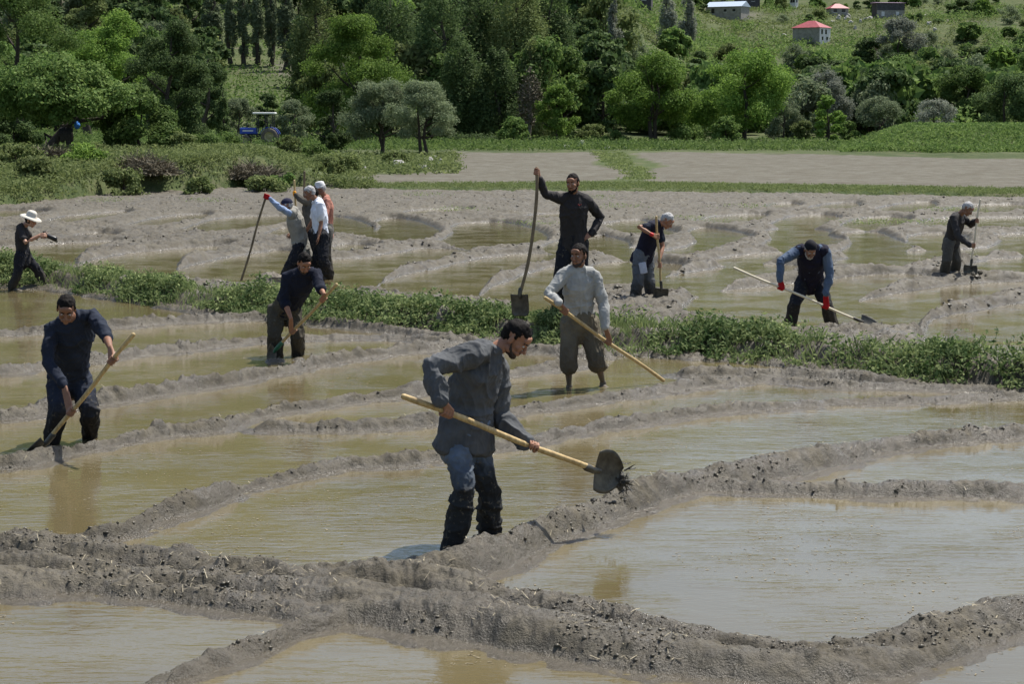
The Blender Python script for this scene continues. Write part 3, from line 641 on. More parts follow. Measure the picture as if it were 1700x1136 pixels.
# --- grass and weeds on the bund
rng = np.random.default_rng(5); nst = 5600
u = rng.uniform(0, 1, nst); sx = -11.+u*19.5; off = rng.normal(-.10, .36, nst).clip(-.80, .60); sy = bund_y(sx)+off*1.02
vn = vnoise2(sx*.9, sy*.9, 14); keep = vn > rng.uniform(.30, .60, nst)+.08*(sx < -4); sx, sy, off = sx[keep], sy[keep], off[keep]; sz, _ = mud_height(sx, sy); ns = len(sx)
pl = 26; H = rng.uniform(.08, .24, ns)*(1.15-.5*np.abs(off)/.6)*(.45+1.1*vnoise2(sx*1.8, sy*1.8, 15)); lean = rng.normal(0, .35, (ns, 2))
tt = rng.uniform(.08, 1.05, (ns, pl)); rad = .028+.075*np.sin(np.clip(tt, 0, 1)*PI*.8)
an = rng.uniform(0, 2*PI, (ns, pl)); cx = sx[:, None]+lean[:, :1]*H[:, None]*tt+np.cos(an)*rad; cy = sy[:, None]+lean[:, 1:]*H[:, None]*tt+np.sin(an)*rad; cz = sz[:, None]+H[:, None]*tt
C = np.column_stack([cx.ravel(), cy.ravel(), cz.ravel()]); Nn = np.column_stack([np.cos(an).ravel()*.6, np.sin(an).ravel()*.6-.25, np.full(an.size, .8)])
V, F = leaf_quads(C, Nn, rng.uniform(.018, .045, len(C)), .42, rng, .45)
nb = 11000; bx = rng.uniform(-11, 8.5, nb); bo = rng.normal(-.12, .40, nb).clip(-.9, .72); by_ = bund_y(bx)+bo; kk = vnoise2(bx*1.3, by_*1.3, 16) > .4; bx, by_ = bx[kk], by_[kk]; bz, _ = mud_height(bx, by_); nb = len(bx)
L = rng.uniform(.05, .20, nb); lx = rng.normal(0, .45, nb)*L; ly = rng.normal(0, .45, nb)*L; wv = rng.uniform(.004, .009, nb); ca = rng.uniform(0, PI, nb)
B0 = np.column_stack([bx-np.cos(ca)*wv, by_-np.sin(ca)*wv, bz-.02]); B1 = np.column_stack([bx+np.cos(ca)*wv, by_+np.sin(ca)*wv, bz-.02]); B2 = np.column_stack([bx+lx*.5+np.cos(ca)*wv, by_+ly*.5, bz+L*.6]); B3 = np.column_stack([bx+lx, by_+ly, bz+L])
V2 = np.stack([B0, B1, B2, B3], 1).reshape(-1, 3); F2 = np.arange(4*nb).reshape(-1, 4)+len(V)
g = mesh_np('grass', np.vstack([V, V2]), np.vstack([F, F2]), ML['weed'], smooth=False)
set_attr(g, 'tint', np.concatenate([np.repeat(np.clip(rng.normal(.4, .3, len(C))+.5*(np.repeat(vnoise2(sx*2, sy*2, 17), pl)-.5), 0, 1), 4), np.repeat(rng.uniform(.3, 1, nb), 4)]))
tag(g, 'green weeds and grass growing thickly along the earth bank across the field', 'grass', kind='stuff')
# --- grass on terrain: left bank, strip behind the field, far edge
def tufts(name, lab, pts, hgt, wid, per, mat, seed, cat='grass'):
    rng = np.random.default_rng(seed); n = len(pts); P_ = np.repeat(pts, per, 0); m = len(P_); P_[:, :2] += rng.normal(0, wid, (m, 2)); z = terrain_z(P_[:, 0], P_[:, 1]); hh = np.repeat(hgt*rng.uniform(.4, 1.3, n), per)
    C = np.column_stack([P_[:, 0], P_[:, 1], z+hh*rng.uniform(0, 1, m)]); V, F = leaf_quads(C, np.tile((0, -.2, .6), (m, 1)), np.repeat(rng.uniform(.7, 1.2, n), per)*wid*.55, .4, rng, .7)
    o = mesh_np(name, V, F, ML[mat], smooth=False); set_attr(o, 'tint', np.repeat(np.clip(np.repeat(rng.normal(.45, .25, n), per)+rng.normal(0, .15, m), 0, 1), 4)); tag(o, lab, cat, kind='stuff')
def pxpoints(n, x0, x1, d0, d1, rng, mask=None):
    px = rng.uniform(x0, x1, n); d = rng.uniform(d0, d1, n); x = (px-850)/FPX*d; return np.column_stack([x, d])
rng = np.random.default_rng(21)
A = np.vstack([pxpoints(9000, -120, 620, 66, 84, rng), pxpoints(7000, -120, 620, 80, 112, rng)]); k = (A[:, 1] > edge_d(A[:, 0], A[:, 1])+.4); A = A[k]; ax_ = A[:, 0]/A[:, 1]*FPX+850; A = A[(ax_ < 500) | (A[:, 1] > 96) | (A[:, 1] < 86)]
tufts('grass', 'rough grass and weeds on the left bank below the trees', A, .34, .15, 10, 'olive', 3)
A = pxpoints(12000, 470, 1900, 73, 92, rng); k = (A[:, 1] > edge_d(A[:, 0], A[:, 1])+.5); A = A[k]; q, r_ = proj(A[:, 0], A[:, 1], .15); A = A[(r_ > np.interp(q, [560, 1050, 1700, 1900], [305, 303, 313, 320])) & (r_ < np.interp(q, [560, 1050, 1700], [314, 319, 328]))]
tufts('grass', 'green grass strip between the flooded field and the dry field', A, .10, .075, 10, 'olive', 4)
A = pxpoints(5000, -50, 1450, 172, 214, rng); tufts('grass', 'tall grass along the foot of the far trees', A, .7, .30, 10, 'mid', 6)
A = pxpoints(6000, 1395, 1900, 164, 205, rng); tufts('grass', 'bright grass covering the raised bank on the right', A, .5, .30, 10, 'mid', 7)
A = pxpoints(1500, 960, 1110, 92, 168, rng); q, r_ = proj(A[:, 0], A[:, 1], .15); A = A[np.abs(q-np.interp(r_, [252, 262, 275, 290, 305], [1005, 1018, 1030, 1060, 1062])) < 24]; tufts('grass', 'thin grass on the balk dividing the two dry plots', A, .10, .16, 8, 'olive', 8)
A = pxpoints(900, 520, 760, 100, 150, rng); tufts('grass', 'low green growth around the pale stones below the willows', A, .35, .25, 9, 'olive', 9)
A = pxpoints(16000, 950, 1850, 235, 700, rng); A = A[vnoise2(A[:, 0]*.03, A[:, 1]*.03, 62) > .35]
tufts('undergrowth', 'patchy low scrub and rough grass over the slope on the right', A, 1.0, .75, 7, 'olive', 10)
A = pxpoints(34000, 950, 1850, 235, 900, rng); A = A[(vnoise2(A[:, 0]*.045, A[:, 1]*.03, 63) > .50) & (vnoise2(A[:, 0]*.16, A[:, 1]*.12, 64) > .42)]; q, r_ = proj(A[:, 0], A[:, 1], terrain_z(A[:, 0], A[:, 1])); A = A[~((q > 1165) & (q < 1510) & (r_ > 24) & (r_ < 60) & (np.sin(q*.05) > -.3))]
tufts('undergrowth', 'thickets of dark scrub spreading over the slope on the right', A, 2.4, .8, 8, 'mid', 13)
A = pxpoints(5000, -60, 1000, 225, 420, rng); tufts('undergrowth', 'dark undergrowth beneath the wood and round the meadow', A, 1.0, .6, 7, 'mid', 12)
rng = np.random.default_rng(31); CC = []
for px, py in [(1440, 372), (1480, 371), (1530, 372), (1560, 350), (1150, 366), (760, 350), (600, 290), (1020, 345), (890, 375), (1590, 352), (700, 325), (1240, 345), (350, 335), (180, 335), (980, 330)]:
    g0 = ground(px, py, .08); n = 160; CC.append(g0+np.column_stack([rng.normal(0, .5, n), rng.normal(0, .35, n), rng.uniform(0, .14, n)]))
CC = np.concatenate(CC); V, F = leaf_quads(CC, np.tile((0, 0, 1.), (len(CC), 1)), rng.uniform(.02, .05, len(CC)), .35, rng, .8)
o = mesh_np('grass', V, F, ML['weed'], smooth=False); set_attr(o, 'tint', rng.uniform(0, 1, len(V))); tag(o, 'sparse weeds left growing on the mud of the far terraces', 'grass', kind='stuff')
rng = np.random.default_rng(77); n = 9000; px = rng.uniform(-40, 1740, n); dd = rng.uniform(10.5, 25, n); x = (px-850)/FPX*dd; z, am = mud_height(x, dd); k = (z > .03) & (vnoise2(x*1.5, dd*1.5, 78) > .45); x, dd, z = x[k], dd[k], z[k]; n = len(x)
an = rng.uniform(0, PI, n); L = rng.uniform(.010, .035, n); D = np.column_stack([np.cos(an)*L, np.sin(an)*L, rng.normal(0, .3, n)*L]); w_ = np.column_stack([-np.sin(an), np.cos(an), np.zeros(n)])*rng.uniform(.001, .003, n)[:, None]; C = np.column_stack([x, dd, z+.012])
V = np.stack([C-D-w_, C+D-w_, C+D+w_, C-D+w_], 1).reshape(-1, 3); o = mesh_np('straw', V, np.arange(4*n).reshape(-1, 4), m_simple('straw', (.34, .29, .19), .6, .3, 30), smooth=False); tag(o, 'bits of pale straw and root trodden into the mud ridges', 'straw', kind='stuff')
rng = np.random.default_rng(79); n = 16000; px = rng.uniform(-40, 1740, n); dd = 10.5*(45/10.5)**rng.uniform(0, 1, n); x = (px-850)/FPX*dd; z, am = mud_height(x, dd); k = (z < -.01) & (fbm2(x*.9, dd*.9, 4, 80) > .12); x, dd = x[k], dd[k]; n = len(x)
an = rng.uniform(0, PI, n); L = rng.uniform(.003, .015, n); D = np.column_stack([np.cos(an)*L, np.sin(an)*L, 0*L]); w_ = np.column_stack([-np.sin(an), np.cos(an), np.zeros(n)])*(L*rng.uniform(.15, .7, n))[:, None]; C = np.column_stack([x, dd, np.full(n, .003)])
V = np.stack([C-D-w_, C+D-w_*.6, C+D+w_, C-D+w_*.8], 1).reshape(-1, 3); o = mesh_np('chaff', V, np.arange(4*n).reshape(-1, 4), m_simple('chaff', (.20, .165, .10), .7, .5, 30), smooth=False); tag(o, 'specks of chaff and scum floating on the muddy pools', 'chaff', kind='stuff')
M_CRUMB = m_simple('mud_crumb', (.095, .081, .056), .42, .35, 20)
def clod_field(name, lab, n, d0, d1, smin, smax, mat, seed, thr):
    rng = np.random.default_rng(seed); px = rng.uniform(-60, 1760, n); dd = d0*(d1/d0)**rng.uniform(0, 1, n); x = (px-850)/FPX*dd; z, am = mud_height(x, dd)
    k = (z > .015) & (vnoise2(x*1.9, dd*1.9, seed) > thr) & (np.abs(dd-bund_y(x)) > .7) & (rng.uniform(0, 1, n) < .25+z*5); x, dd, z = x[k], dd[k], z[k]; n = len(x)
    base = []; F0 = []
    for j, (r, zz) in enumerate(((.0, 1.), (.85, .5), (1., -.15), (.6, -.8))):
        for i in range(6): base.append((r*math.cos(i*PI/3+j*.5), r*math.sin(i*PI/3+j*.5), zz))
    for j in range(3):
        for i in range(6): F0.append((j*6+i, (j+1)*6+i, (j+1)*6+(i+1) % 6, j*6+(i+1) % 6))
    base = np.array(base); F0 = np.array(F0); s = smin*(smax/smin)**rng.power(.55, n)
    Vv = base[None]*(1+rng.normal(0, .15, (n, 24, 3)))*np.stack([s*rng.uniform(.8, 1.5, n), s*rng.uniform(.8, 1.3, n), s*rng.uniform(.5, 1., n)], 1)[:, None]; a = rng.uniform(0, 2*PI, n)
    ca, sa = np.cos(a)[:, None], np.sin(a)[:, None]; X_ = Vv[:, :, 0]*ca-Vv[:, :, 1]*sa; Y_ = Vv[:, :, 0]*sa+Vv[:, :, 1]*ca
    V = np.stack([X_+x[:, None], Y_+dd[:, None], Vv[:, :, 2]+(z+s*.05)[:, None]], 2).reshape(-1, 3); F = (F0[None]+(np.arange(n)*24)[:, None, None]).reshape(-1, 4)
    o = mesh_np(name, V, F, mat, smooth=True); tag(o, lab, 'mud clods', kind='stuff'); set_attr(o, 'dry', np.zeros(len(V))); set_attr(o, 'wet', np.repeat((rng.uniform(0, 1, n) < .2)*.4, 24))
clod_field('mud_clods', 'small wet crumbs and clods of mud thrown up along the near ridges', 60000, 10.5, 30, .004, .015, M_CRUMB, 301, .42)
clod_field('mud_clods', 'clods of mud lying on the far terraces', 16000, 30, 75, .012, .050, M_CRUMB, 302, .5)
# ================================================================== rocks
def rock(name, lab, px, py, wpx, hpx, d=None, mat=None, z=None, group=None, seed=0):
    if d is None: x, d, zz = hit(px, py)
    else: x = (px-850)/FPX*d; zz = mz(x, d) if z is None else z
    s = FPX/d; w = wpx/s/2; h = hpx/s; mb = MB(); sd = seed+int(px)
    ellip(mb, np.zeros(3), np.eye(3), np.array((w, w*.8, h)), 18, 12)
    V, Fs = mb.arrays(); n = vnoise(V/w*1.3+sd, sd)-.5; n2 = vnoise(V/w*3.7+sd, sd)-.5; V = V*(1+.75*n+.3*n2)[:, None]
    o = mesh_np(name, V, Fs, mat or M_ROCK, smooth=False); o.location = (x, d, zz+h*.15); tag(o, lab, 'rock', group)
for px, py, w, h, lab in [(663, 277, 26, 9, 'long pale stone left of the stone heap'), (604, 287, 10, 9, 'pale block standing apart, nearest the brush piles'), (697, 280, 10, 6, 'small pale stone in the middle of the heap'), (708, 282, 11, 8, 'pale stone below the right willow'),
    (715, 270, 16, 7, 'pale stone at the right end of the heap'), (725, 265, 12, 6, 'white stone behind the right end of the heap'), (965, 246, 12, 10, 'squarest pale boulder at the far field edge'), (941, 247, 10, 6, 'low stone left of the square boulder'), (1010, 247, 12, 5, 'flat white stone on the green mound'), (1025, 240, 8, 6, 'round white stone on top of the green mound'), (1038, 247, 8, 4, 'small stone right of the green mound'), (583, 285, 12, 5, 'flattest stone left of the heap'), (1393, 244, 14, 3, 'flat pale stone near the lone bright tree')]:
    rock('rock', lab, px, py, w, h, group=None)
rng = np.random.default_rng(41)
for i in range(16):
    rock('rock', 'small stone in the rubble below the willows', rng.uniform(690, 735), rng.uniform(262, 280), rng.uniform(3, 7), rng.uniform(2, 4), group='rubble stones below the willows')
for i in range(16):
    px, py = (rng.normal(1420, 18), rng.normal(33, 4)) if i < 9 else (rng.uniform(1160, 1560), rng.uniform(24, 62)); rock('rock', 'pale rock lying on the hillside near the houses', px, py, rng.uniform(5, 12), rng.uniform(3, 6), group='pale rocks on the hillside')
rock('rock', 'grey boulder sunk in the grassy bank behind the bending man in grey', 738, 527, 36, 26, d=bund_y(-.9)-.35, mat=M_DROCK, z=.12)
rock('rock', 'brown muddy lump in the grassy bank near the photographer', 205, 478, 34, 24, d=bund_y(-6.4)-.2, mat=M_DROCK, z=.1)
rock('rock', 'small dark boulder behind the knees of the white shirted man', 447, 452, 55, 26, d=35.2, mat=M_DROCK, z=.02)
# ================================================================== people
MUDC = (.045, .038, .028); MUDL = (.13, .112, .08)
def m_cloth(name, col, mud=None, zlo=.2, zhi=.6, rough=.85, col2=None, sheen=.0, spec=.2):
    """cloth with woven grain; mud = mud colour soaked in below zhi (height above the feet, a stain on the cloth itself)"""
    t = NT(name); c = t.coord('Object'); n = t.noise(c, 7, 4, .6); f = t.noise(c, 260, 2, .6)
    b = t.ramp(n.outputs[0], [(.3, tuple(x*.78 for x in col)), (.7, tuple(min(1, x*1.2) for x in col))]).outputs[0]
    if col2: n3 = t.noise(c, 3.2, 3, .6); b = t.mix(t.ramp(n3.outputs[0], [(.42, 0.), (.62, 1.)]), b, col2)
    if mud:
        sx = t.n('SeparateXYZ'); t.l(t.n('TexCoord').outputs['Object'], sx.inputs[0]); nz = t.noise(c, 5, 3)
        zz = t.math('ADD', sx.outputs[2], t.math('MULTIPLY_ADD', nz.outputs[0], .4, -.2)); mr = t.n('MapRange'); t.l(zz, mr.inputs[0]); mr.inputs[1].default_value = zlo; mr.inputs[2].default_value = zhi; mr.inputs[3].default_value = 1; mr.inputs[4].default_value = 0
        b = t.mix(mr.outputs[0], b, mud); sp = t.noise(c, 26, 3, .7); b = t.mix(t.ramp(sp.outputs[0], [(.60, 0.), (.66, .75)]), b, MUDL)
    t.set(Base_Color=b, Roughness=rough, Specular_IOR_Level=spec, Normal=t.bump(f.outputs[0], .0012, .6)); return t.m
def m_skin(name, col):
    t = NT(name); c = t.coord('Object'); n = t.noise(c, 14, 4, .6); f = t.noise(c, 90, 3)
    b = t.ramp(n.outputs[0], [(.3, tuple(x*.82 for x in col)), (.7, tuple(x*1.12 for x in col))]); sx = t.n('SeparateXYZ'); t.l(t.n('TexCoord').outputs['Object'], sx.inputs[0])
    mr = t.n('MapRange'); t.l(sx.outputs[2], mr.inputs[0]); mr.inputs[1].default_value = .08; mr.inputs[2].default_value = .42; mr.inputs[3].default_value = 1; mr.inputs[4].default_value = 0
    b = t.mix(mr.outputs[0], b.outputs[0], (.10, .082, .06)); t.set(Base_Color=b, Roughness=.55, Specular_IOR_Level=.35, Normal=t.bump(f.outputs[0], .001, .5)); t.b.inputs['Subsurface Weight'].default_value = .08; t.b.inputs['Subsurface Scale'].default_value = .02; return t.m
SK = m_skin('skin_tanned', (.335, .165, .098)); SK2 = m_skin('skin_dark_tan', (.25, .125, .075)); SK3 = m_skin('skin_light', (.47, .26, .17))
HB = m_simple('black_hair', (.009, .007, .006), .75, .4, 60, .003, spec=.15); HG = m_simple('grey_hair', (.42, .41, .40), .7, .35, 50, .005); HW = m_simple('stubble', (.05, .035, .028), .8, .4, 80, .002)
M_EYE = m_simple('eye_white', (.55, .5, .46), .3, .05, 9); M_IRIS = m_simple('iris', (.02, .012, .008), .2, .1, 9)
def folds(V, N, amp, seed, fx=9, fz=6, sharp=2.2):
    q = V*np.array((fx, fx, fz)); w = np.column_stack([vnoise(q*.5+11, seed), vnoise(q*.5+37, seed+1), vnoise(q*.5+71, seed+2)])*2.2
    a = 1-np.abs(2*vnoise(q+w, seed+3)-1); b = 1-np.abs(2*vnoise(q*2.1+w*1.6, seed+4)-1)
    return V+N*((a**sharp-.35)*amp+(b**sharp-.35)*amp*.45)[:, None]
def axes(yaw, pitch, roll=0.):
    """yaw 0 faces the camera, 90 faces right of the picture; pitch > 0 looks down. rows: right(own left->right), forward, up"""
    y, p = math.radians(yaw), math.radians(pitch); F = np.array((math.sin(y)*math.cos(p), -math.cos(y)*math.cos(p), -math.sin(p)))
    U = np.array((math.sin(y)*math.sin(p), -math.cos(y)*math.sin(p), math.cos(p))); R = np.cross(F, U); r = math.radians(roll); R, U = R*math.cos(r)+U*math.sin(r), -R*math.sin(r)+U*math.cos(r)
    return np.array((R, F, U))
def head_parts(mb, C, A, k=1.):
    def at(x, y, z): return C+np.array((x, y, z))*k@A
    e = lambda x, y, z, rx, ry, rz, nu=16, nv=10: ellip(mb, at(x, y, z), A, np.array((rx, ry, rz))*k, nu, nv)
    e(0, -.012, .045, .076, .096, .082, 22, 14); e(0, .022, .005, .066, .072, .075, 20, 12); e(0, .030, -.055, .053, .060, .052); e(0, .066, -.094, .024, .022, .022)
    e(0, .075, .055, .055, .026, .035)
    for s in (-1, 1):
        e(s*.040, .062, -.018, .024, .028, .026); e(s*.045, .010, -.070, .020, .045, .026); e(s*.028, .080, .030, .024, .014, .008); e(s*.078, -.008, -.005, .009, .020, .032); e(s*.011, .098, -.036, .010, .012, .009)
        e(s*.026, .076, -.060, .020, .02, .018)
    loft(mb, [at(0, .088, .026), at(0, .101, .0), at(0, .114, -.028)], [.009*k, .011*k, .014*k], A[0], 10)
    loft(mb, [at(-.022, .086, -.058), at(0, .096, -.057), at(.022, .086, -.058)], [.005*k, .008*k, .005*k], A[2], 8); loft(mb, [at(-.020, .083, -.070), at(0, .093, -.071), at(.020, .083, -.070)], [.005*k, .009*k, .005*k], A[2], 8)
def hair_mesh(C, A, mat, parent, og, k=1., style='short', seed=0):
    mb = MB()
    def f(u):
        x, y, z = u
        if style == 'bob': ins = (y < .35 and z > -.9) or (y >= .35 and z > .5)
        elif y > .45: ins = z > .40+.06*math.cos(x*6)
        elif y > .05: ins = z > (.10 if abs(x) > .5 else .3) or (abs(x) > .6 and y < .30 and z > -.12)
        elif y > -.35: ins = z > .12-.3*max(0, -y)
        else: ins = z > -.80
        return 1.075 if ins else .84
    hc = C+np.array((0, -.014, .030))*k@A
    ellip(mb, hc, A, np.array((.0775, .099, .102))*k, 44, 32, f)
    V, F = mb.arrays(); n = vnoise(V*45, seed)-.5; n2 = vnoise(V*130, seed+1)-.5; D = V-hc; D /= np.linalg.norm(D, axis=1)[:, None]
    V = V+D*(n*.014+n2*.010)[:, None]*k; return mesh_np('hair', V-og, F, mat, parent)
def beard_mesh(C, A, mat, parent, og, k=1., seed=3):
    mb = MB()
    def at(x, y, z): return C+np.array((x, y, z))*k@A
    e = lambda x, y, z, rx, ry, rz: ellip(mb, at(x, y, z), A, np.array((rx, ry, rz))*k, 18, 12)
    e(0, .066, -.100, .030, .026, .024); e(0, .036, -.086, .051, .053, .030)
    for s in (-1, 1):
        loft(mb, [at(s*.068, .008, -.020), at(s*.060, .030, -.060), at(s*.030, .070, -.095)], [.004*k, .011*k, .014*k], A[0], 8)
        loft(mb, [at(0, .100, -.049), at(s*.020, .092, -.052), at(s*.030, .080, -.075)], [.006*k, .007*k, .008*k], A[2], 8)
    V, F, N = remesh(mb, .006*k, 1); V = V+N*((vnoise(V*120, seed)-.5)*.008)[:, None]; return mesh_np('beard', V-og, F, mat, parent)
def hand_grip(mb, wrist, G, a, side, rh=.017, g=0., k=1., thumb=1):
    """closed hand round the axis a through G; side = direction the fingers pass over"""
    a = nrm(a); v = G-wrist; v = v-np.dot(v, a)*a; v = nrm(v); side = np.asarray(side, float); n = side-np.dot(side, a)*a-np.dot(side, v)*v; n = nrm(n)
    if np.linalg.norm(n) < .5: n = np.cross(a, v)
    R = rh+.010*k+g*.5; pc = G-v*(rh+.016)
    for o in (-.030, -.010, .010, .030):
        loft(mb, [wrist+a*o*.45, (wrist+pc)/2+a*o*.85, pc+a*o+n*.006, pc+a*o*1.05+v*.008+n*(R*.55)], [.017*k+g, .0155*k+g, .0140*k+g, .0115*k+g], n, 10)
    for o, end, r in ((-.034, 215, .0084), (-.0115, 245, .0094), (.0115, 250, .0096), (.034, 235, .0090)):
        pts = []
        for i in range(8):
            th = math.radians(18+(end-18)*i/7); pts.append(G+a*(o*k*1.02+.004*math.sin(i))+(-v*math.cos(th)+n*math.sin(th))*(R+(.002 if i in (2, 5) else 0)))
        loft(mb, pts, [(r+g)*k*q for q in (1.12, 1.0, 1.06, .98, .94, .96, .9, .75)], a, 8)
    pts = []
    for i in range(5):
        th = math.radians(-25-95*i/4); pts.append(G+a*(thumb*(.040-.012*i/4))*k+(-v*math.cos(th)+n*math.sin(th))*(R+.004))
    loft(mb, [wrist*.45+pc*.55+a*thumb*.025]+pts, [(x+g)*k for x in (.014, .0135, .0125, .0115, .0105, .008)], a, 8)
def hand_open(mb, wrist, d, up, g=0., k=1., curl=25):
    d = nrm(d); up = np.asarray(up, float); up = nrm(up-np.dot(up, d)*d); s = np.cross(d, up); pe = wrist+d*.085*k
    for o in (-.028, -.010, .010, .028): loft(mb, [wrist+s*o*.5, wrist+d*.045*k+s*o*.9, pe+s*o], [.016*k+g, .0145*k+g, .012*k+g], s, 8)
    for o, L, r in ((-.031, .060, .0080), (-.0105, .076, .0090), (.0105, .080, .0092), (.031, .072, .0088)):
        pts = [pe+s*o*k]; dd = d.copy()
        for i in range(3):
            c = math.radians(curl*(i+.5)*.7); q = d*math.cos(c)-up*math.sin(c); pts.append(pts[-1]+(q+s*o*1.5)*L*k*(.42, .33, .25)[i])
        loft(mb, pts, [(r+g)*k*q for q in (1.05, 1, .92, .75)], s, 8)
    loft(mb, [wrist+d*.02*k+s*.022*k, wrist+d*.05*k+s*.045*k-up*.01, wrist+d*.085*k+s*.056*k-up*.02, wrist+d*.108*k+s*.058*k-up*.03], [(x+g)*k for x in (.015, .0125, .0110, .008)], s, 8)
def foot(mb, ankle, yaw, g=0., k=1.):
    f = np.array((math.sin(math.radians(yaw)), -math.cos(math.radians(yaw)), 0)); r = np.array((math.cos(math.radians(yaw)), math.sin(math.radians(yaw)), 0)); z = np.array((0, 0, 1.))
    loft(mb, [ankle-f*.045-z*.055, ankle+f*.02-z*.05, ankle+f*.10-z*.062, ankle+f*.17-z*.072], [(.034+g, .032+g), (.038+g, .036+g), (.043+g, .026+g), (.036+g, .016+g)], r, 12); loft(mb, [ankle, ankle-z*.05], [.038+g, .038+g], r, 10)
def person(label, J, head, base, wear, grip=None, vox=.008, sk=None, k=1., thick=1., hair='short', hairmat=None, beard=None, facing=0., feet=(0, 0), gloves=None, sleeve=1., legs=1., shorts=False, group=None):
    """J: joints in world metres: sA eA wA sB eB wB hA kA aA hB kB aB; head = (centre, yaw, pitch, roll)"""
    base = np.asarray(base, float); root = empty('person', base); tag(root, label, 'person', group); sk = sk or SK
    C, yaw, pitch, roll = head; A = axes(yaw, pitch, roll); J = {q: np.asarray(v, float) for q, v in J.items()}
    sm = (J['sA']+J['sB'])/2; hm = (J['hA']+J['hB'])/2; up = nrm(sm-hm); hr = J['hB']-J['hA']; sr = J['sB']-J['sA']
    fwd = np.array((math.sin(math.radians(facing)), -math.cos(math.radians(facing)), 0)); neckb = sm+up*.045
    hr = nrm(np.cross(np.cross(up, hr), up)) if np.linalg.norm(hr) > .05 else np.array((1., 0, 0)); sr = nrm(sr)
    L = np.linalg.norm(sm-hm); ht = J.get('bend', np.zeros(3))
    def spine(t): return hm*(1-t)+sm*t+ht*math.sin(PI*t)
    def torso(mb, g, lo=-.10, extra=0., hem=0.):
        ts = [lo, 0., .22, .45, .68, .86, 1.0, 1.09]; W_ = [.150+hem, .160+extra, .142+extra, .150, .165, .168, .130, .078]; D_ = [.105+hem, .118+extra, .105+extra, .112, .120, .116, .088, .064]
        kk = [0]+[i for i in range(1, 8) if ts[i] > lo+.05]; W_[0] = W_[0] if lo < 0 else W_[2]; ts = [ts[i] for i in kk]; W_ = [W_[i] for i in kk]; D_ = [D_[i] for i in kk]
        loft(mb, [spine(min(t, 1))+up*L*max(0, t-1)+(up*L*t if t < 0 else 0) for t in ts], [(w*thick*k+g, d*thick*k+g) for w, d in zip(W_, D_)], [nrm(hr*(1-max(0, min(t, 1)))+sr*max(0, min(t, 1))) for t in ts], 20, ck=.25 if g > 0 else 1.)
    def arm(mb, s, e, w, g, upto=1., taper=1.):
        pts = [neckb*.5+s*.5+up*.012, s, s*.5+e*.5, e, e*.6+w*.4, w]; R = [.055, .058, .048, .041, .040, .027]
        if upto < 1:
            pts = [pts[0], s, s*(1-upto*.7)+e*upto*.7, s*(1-upto*1.35)+e*upto*1.35] if upto <= .6 else [pts[0], s, s*.5+e*.5, e, e*(1-.5*(upto-.6))+w*.5*(upto-.6)]; R = R[:len(pts)]; R[-1] = R[-1]+.006
        loft(mb, pts, [(r*k+g)*(1 if i < 5 else taper) for i, r in enumerate(R)], None or fwd, 14)
    def leg(mb, h, kn, a, g, upto=1.):
        pts = [h+up*.02, h*.6+kn*.4, kn+(h-kn)*.1, kn, kn*.65+a*.35, a]; R = [.088, .078, .062, .058, .056, .038]; gg = [g]*4+[g*1.5, g*2.1]
        if upto < 1: q = (upto-.5)*2; pts = pts[:4]+[kn*(1-q*.5)+a*q*.5]; R = R[:4]+[.066]; gg = [g*1.2]*5
        loft(mb, pts, [(r*thick*k+x) for r, x in zip(R, gg)], hr, 16)
    # --- body: one continuous skin
    mb = MB(); torso(mb, -.012); 
    for q in 'AB': arm(mb, J['s'+q], J['e'+q], J['w'+q], -.004); leg(mb, J['h'+q], J['k'+q], J['a'+q], -.006)
    foot(mb, J['aA'], feet[0]); foot(mb, J['aB'], feet[1])
    hb = C+np.array((0, -.025, -.055))*k@A; loft(mb, [neckb-up*.02, neckb*.5+hb*.5, hb, hb+A[2]*.03], [.060*k, .053*k, .054*k, .05*k], A[0], 14); head_parts(mb, C, A, k)
    gms = []
    for q in 'AB':
        gm = MB(); gms.append(gm)
        spec = (grip or {}).get(q)
        for m_, g in ((mb, 0.), (gm, .0035)):
            if m_ is gm and (not gloves or spec is None): continue
            if spec is None: hand_open(m_, J['w'+q], J['w'+q]-J['e'+q]+np.array((0, -.05, -.02)), (0, 1., .2) if q == 'A' else (0, -1., .2), g, k)
            elif spec[0] == 'open': hand_open(m_, J['w'+q], spec[1], spec[2], g, k, spec[3] if len(spec) > 3 else 25)
            else: hand_grip(m_, J['w'+q], spec[1], spec[2], spec[3], spec[4] if len(spec) > 4 else .017, g, k, spec[5] if len(spec) > 5 else 1)
            if m_ is gm: w = J['w'+q]; e = J['e'+q]; loft(gm, [w+(e-w)*.22, w], [.034, .031], fwd, 10)
    V, F, N = remesh(mb, vox*.62, 2); b = mesh_np('body', V-base, F, sk, root)
    for gm in gms:
        if gm.n: V, F, N = remesh(gm, vox*.62, 1); mesh_np('glove', V-base, F, gloves, root)
    # --- eyes
    for s in (-1, 1):
        m_ = MB(); c_ = C+np.array((s*.031, .083, .008))*k@A; ellip(m_, c_, A, np.array((.012, .010, .0085))*k, 12, 8); ey = m_.build('eye', M_EYE, root, origin=base)
        m_ = MB(); ellip(m_, c_+A[1]*.0075*k, A, np.array((.0052, .004, .0052))*k, 10, 6); m_.build('iris', M_IRIS, ey, origin=base)
        if hair: m_ = MB(); loft(m_, [C+np.array((s*.014, .101, .030))*k@A, C+np.array((s*.032, .096, .036))*k@A, C+np.array((s*.050, .078, .031))*k@A], [(.0045*k, .0035*k)]*3, A[2], 8); m_.build('eyebrow', hairmat or HB, root, origin=base)
    if hair: hair_mesh(C, A, hairmat or HB, root, base, k, hair)
    if beard: beard_mesh(C, A, beard, root, base, k)
    # --- clothes
    seed = int(abs(base[0])*97+base[1]*13) % 9999
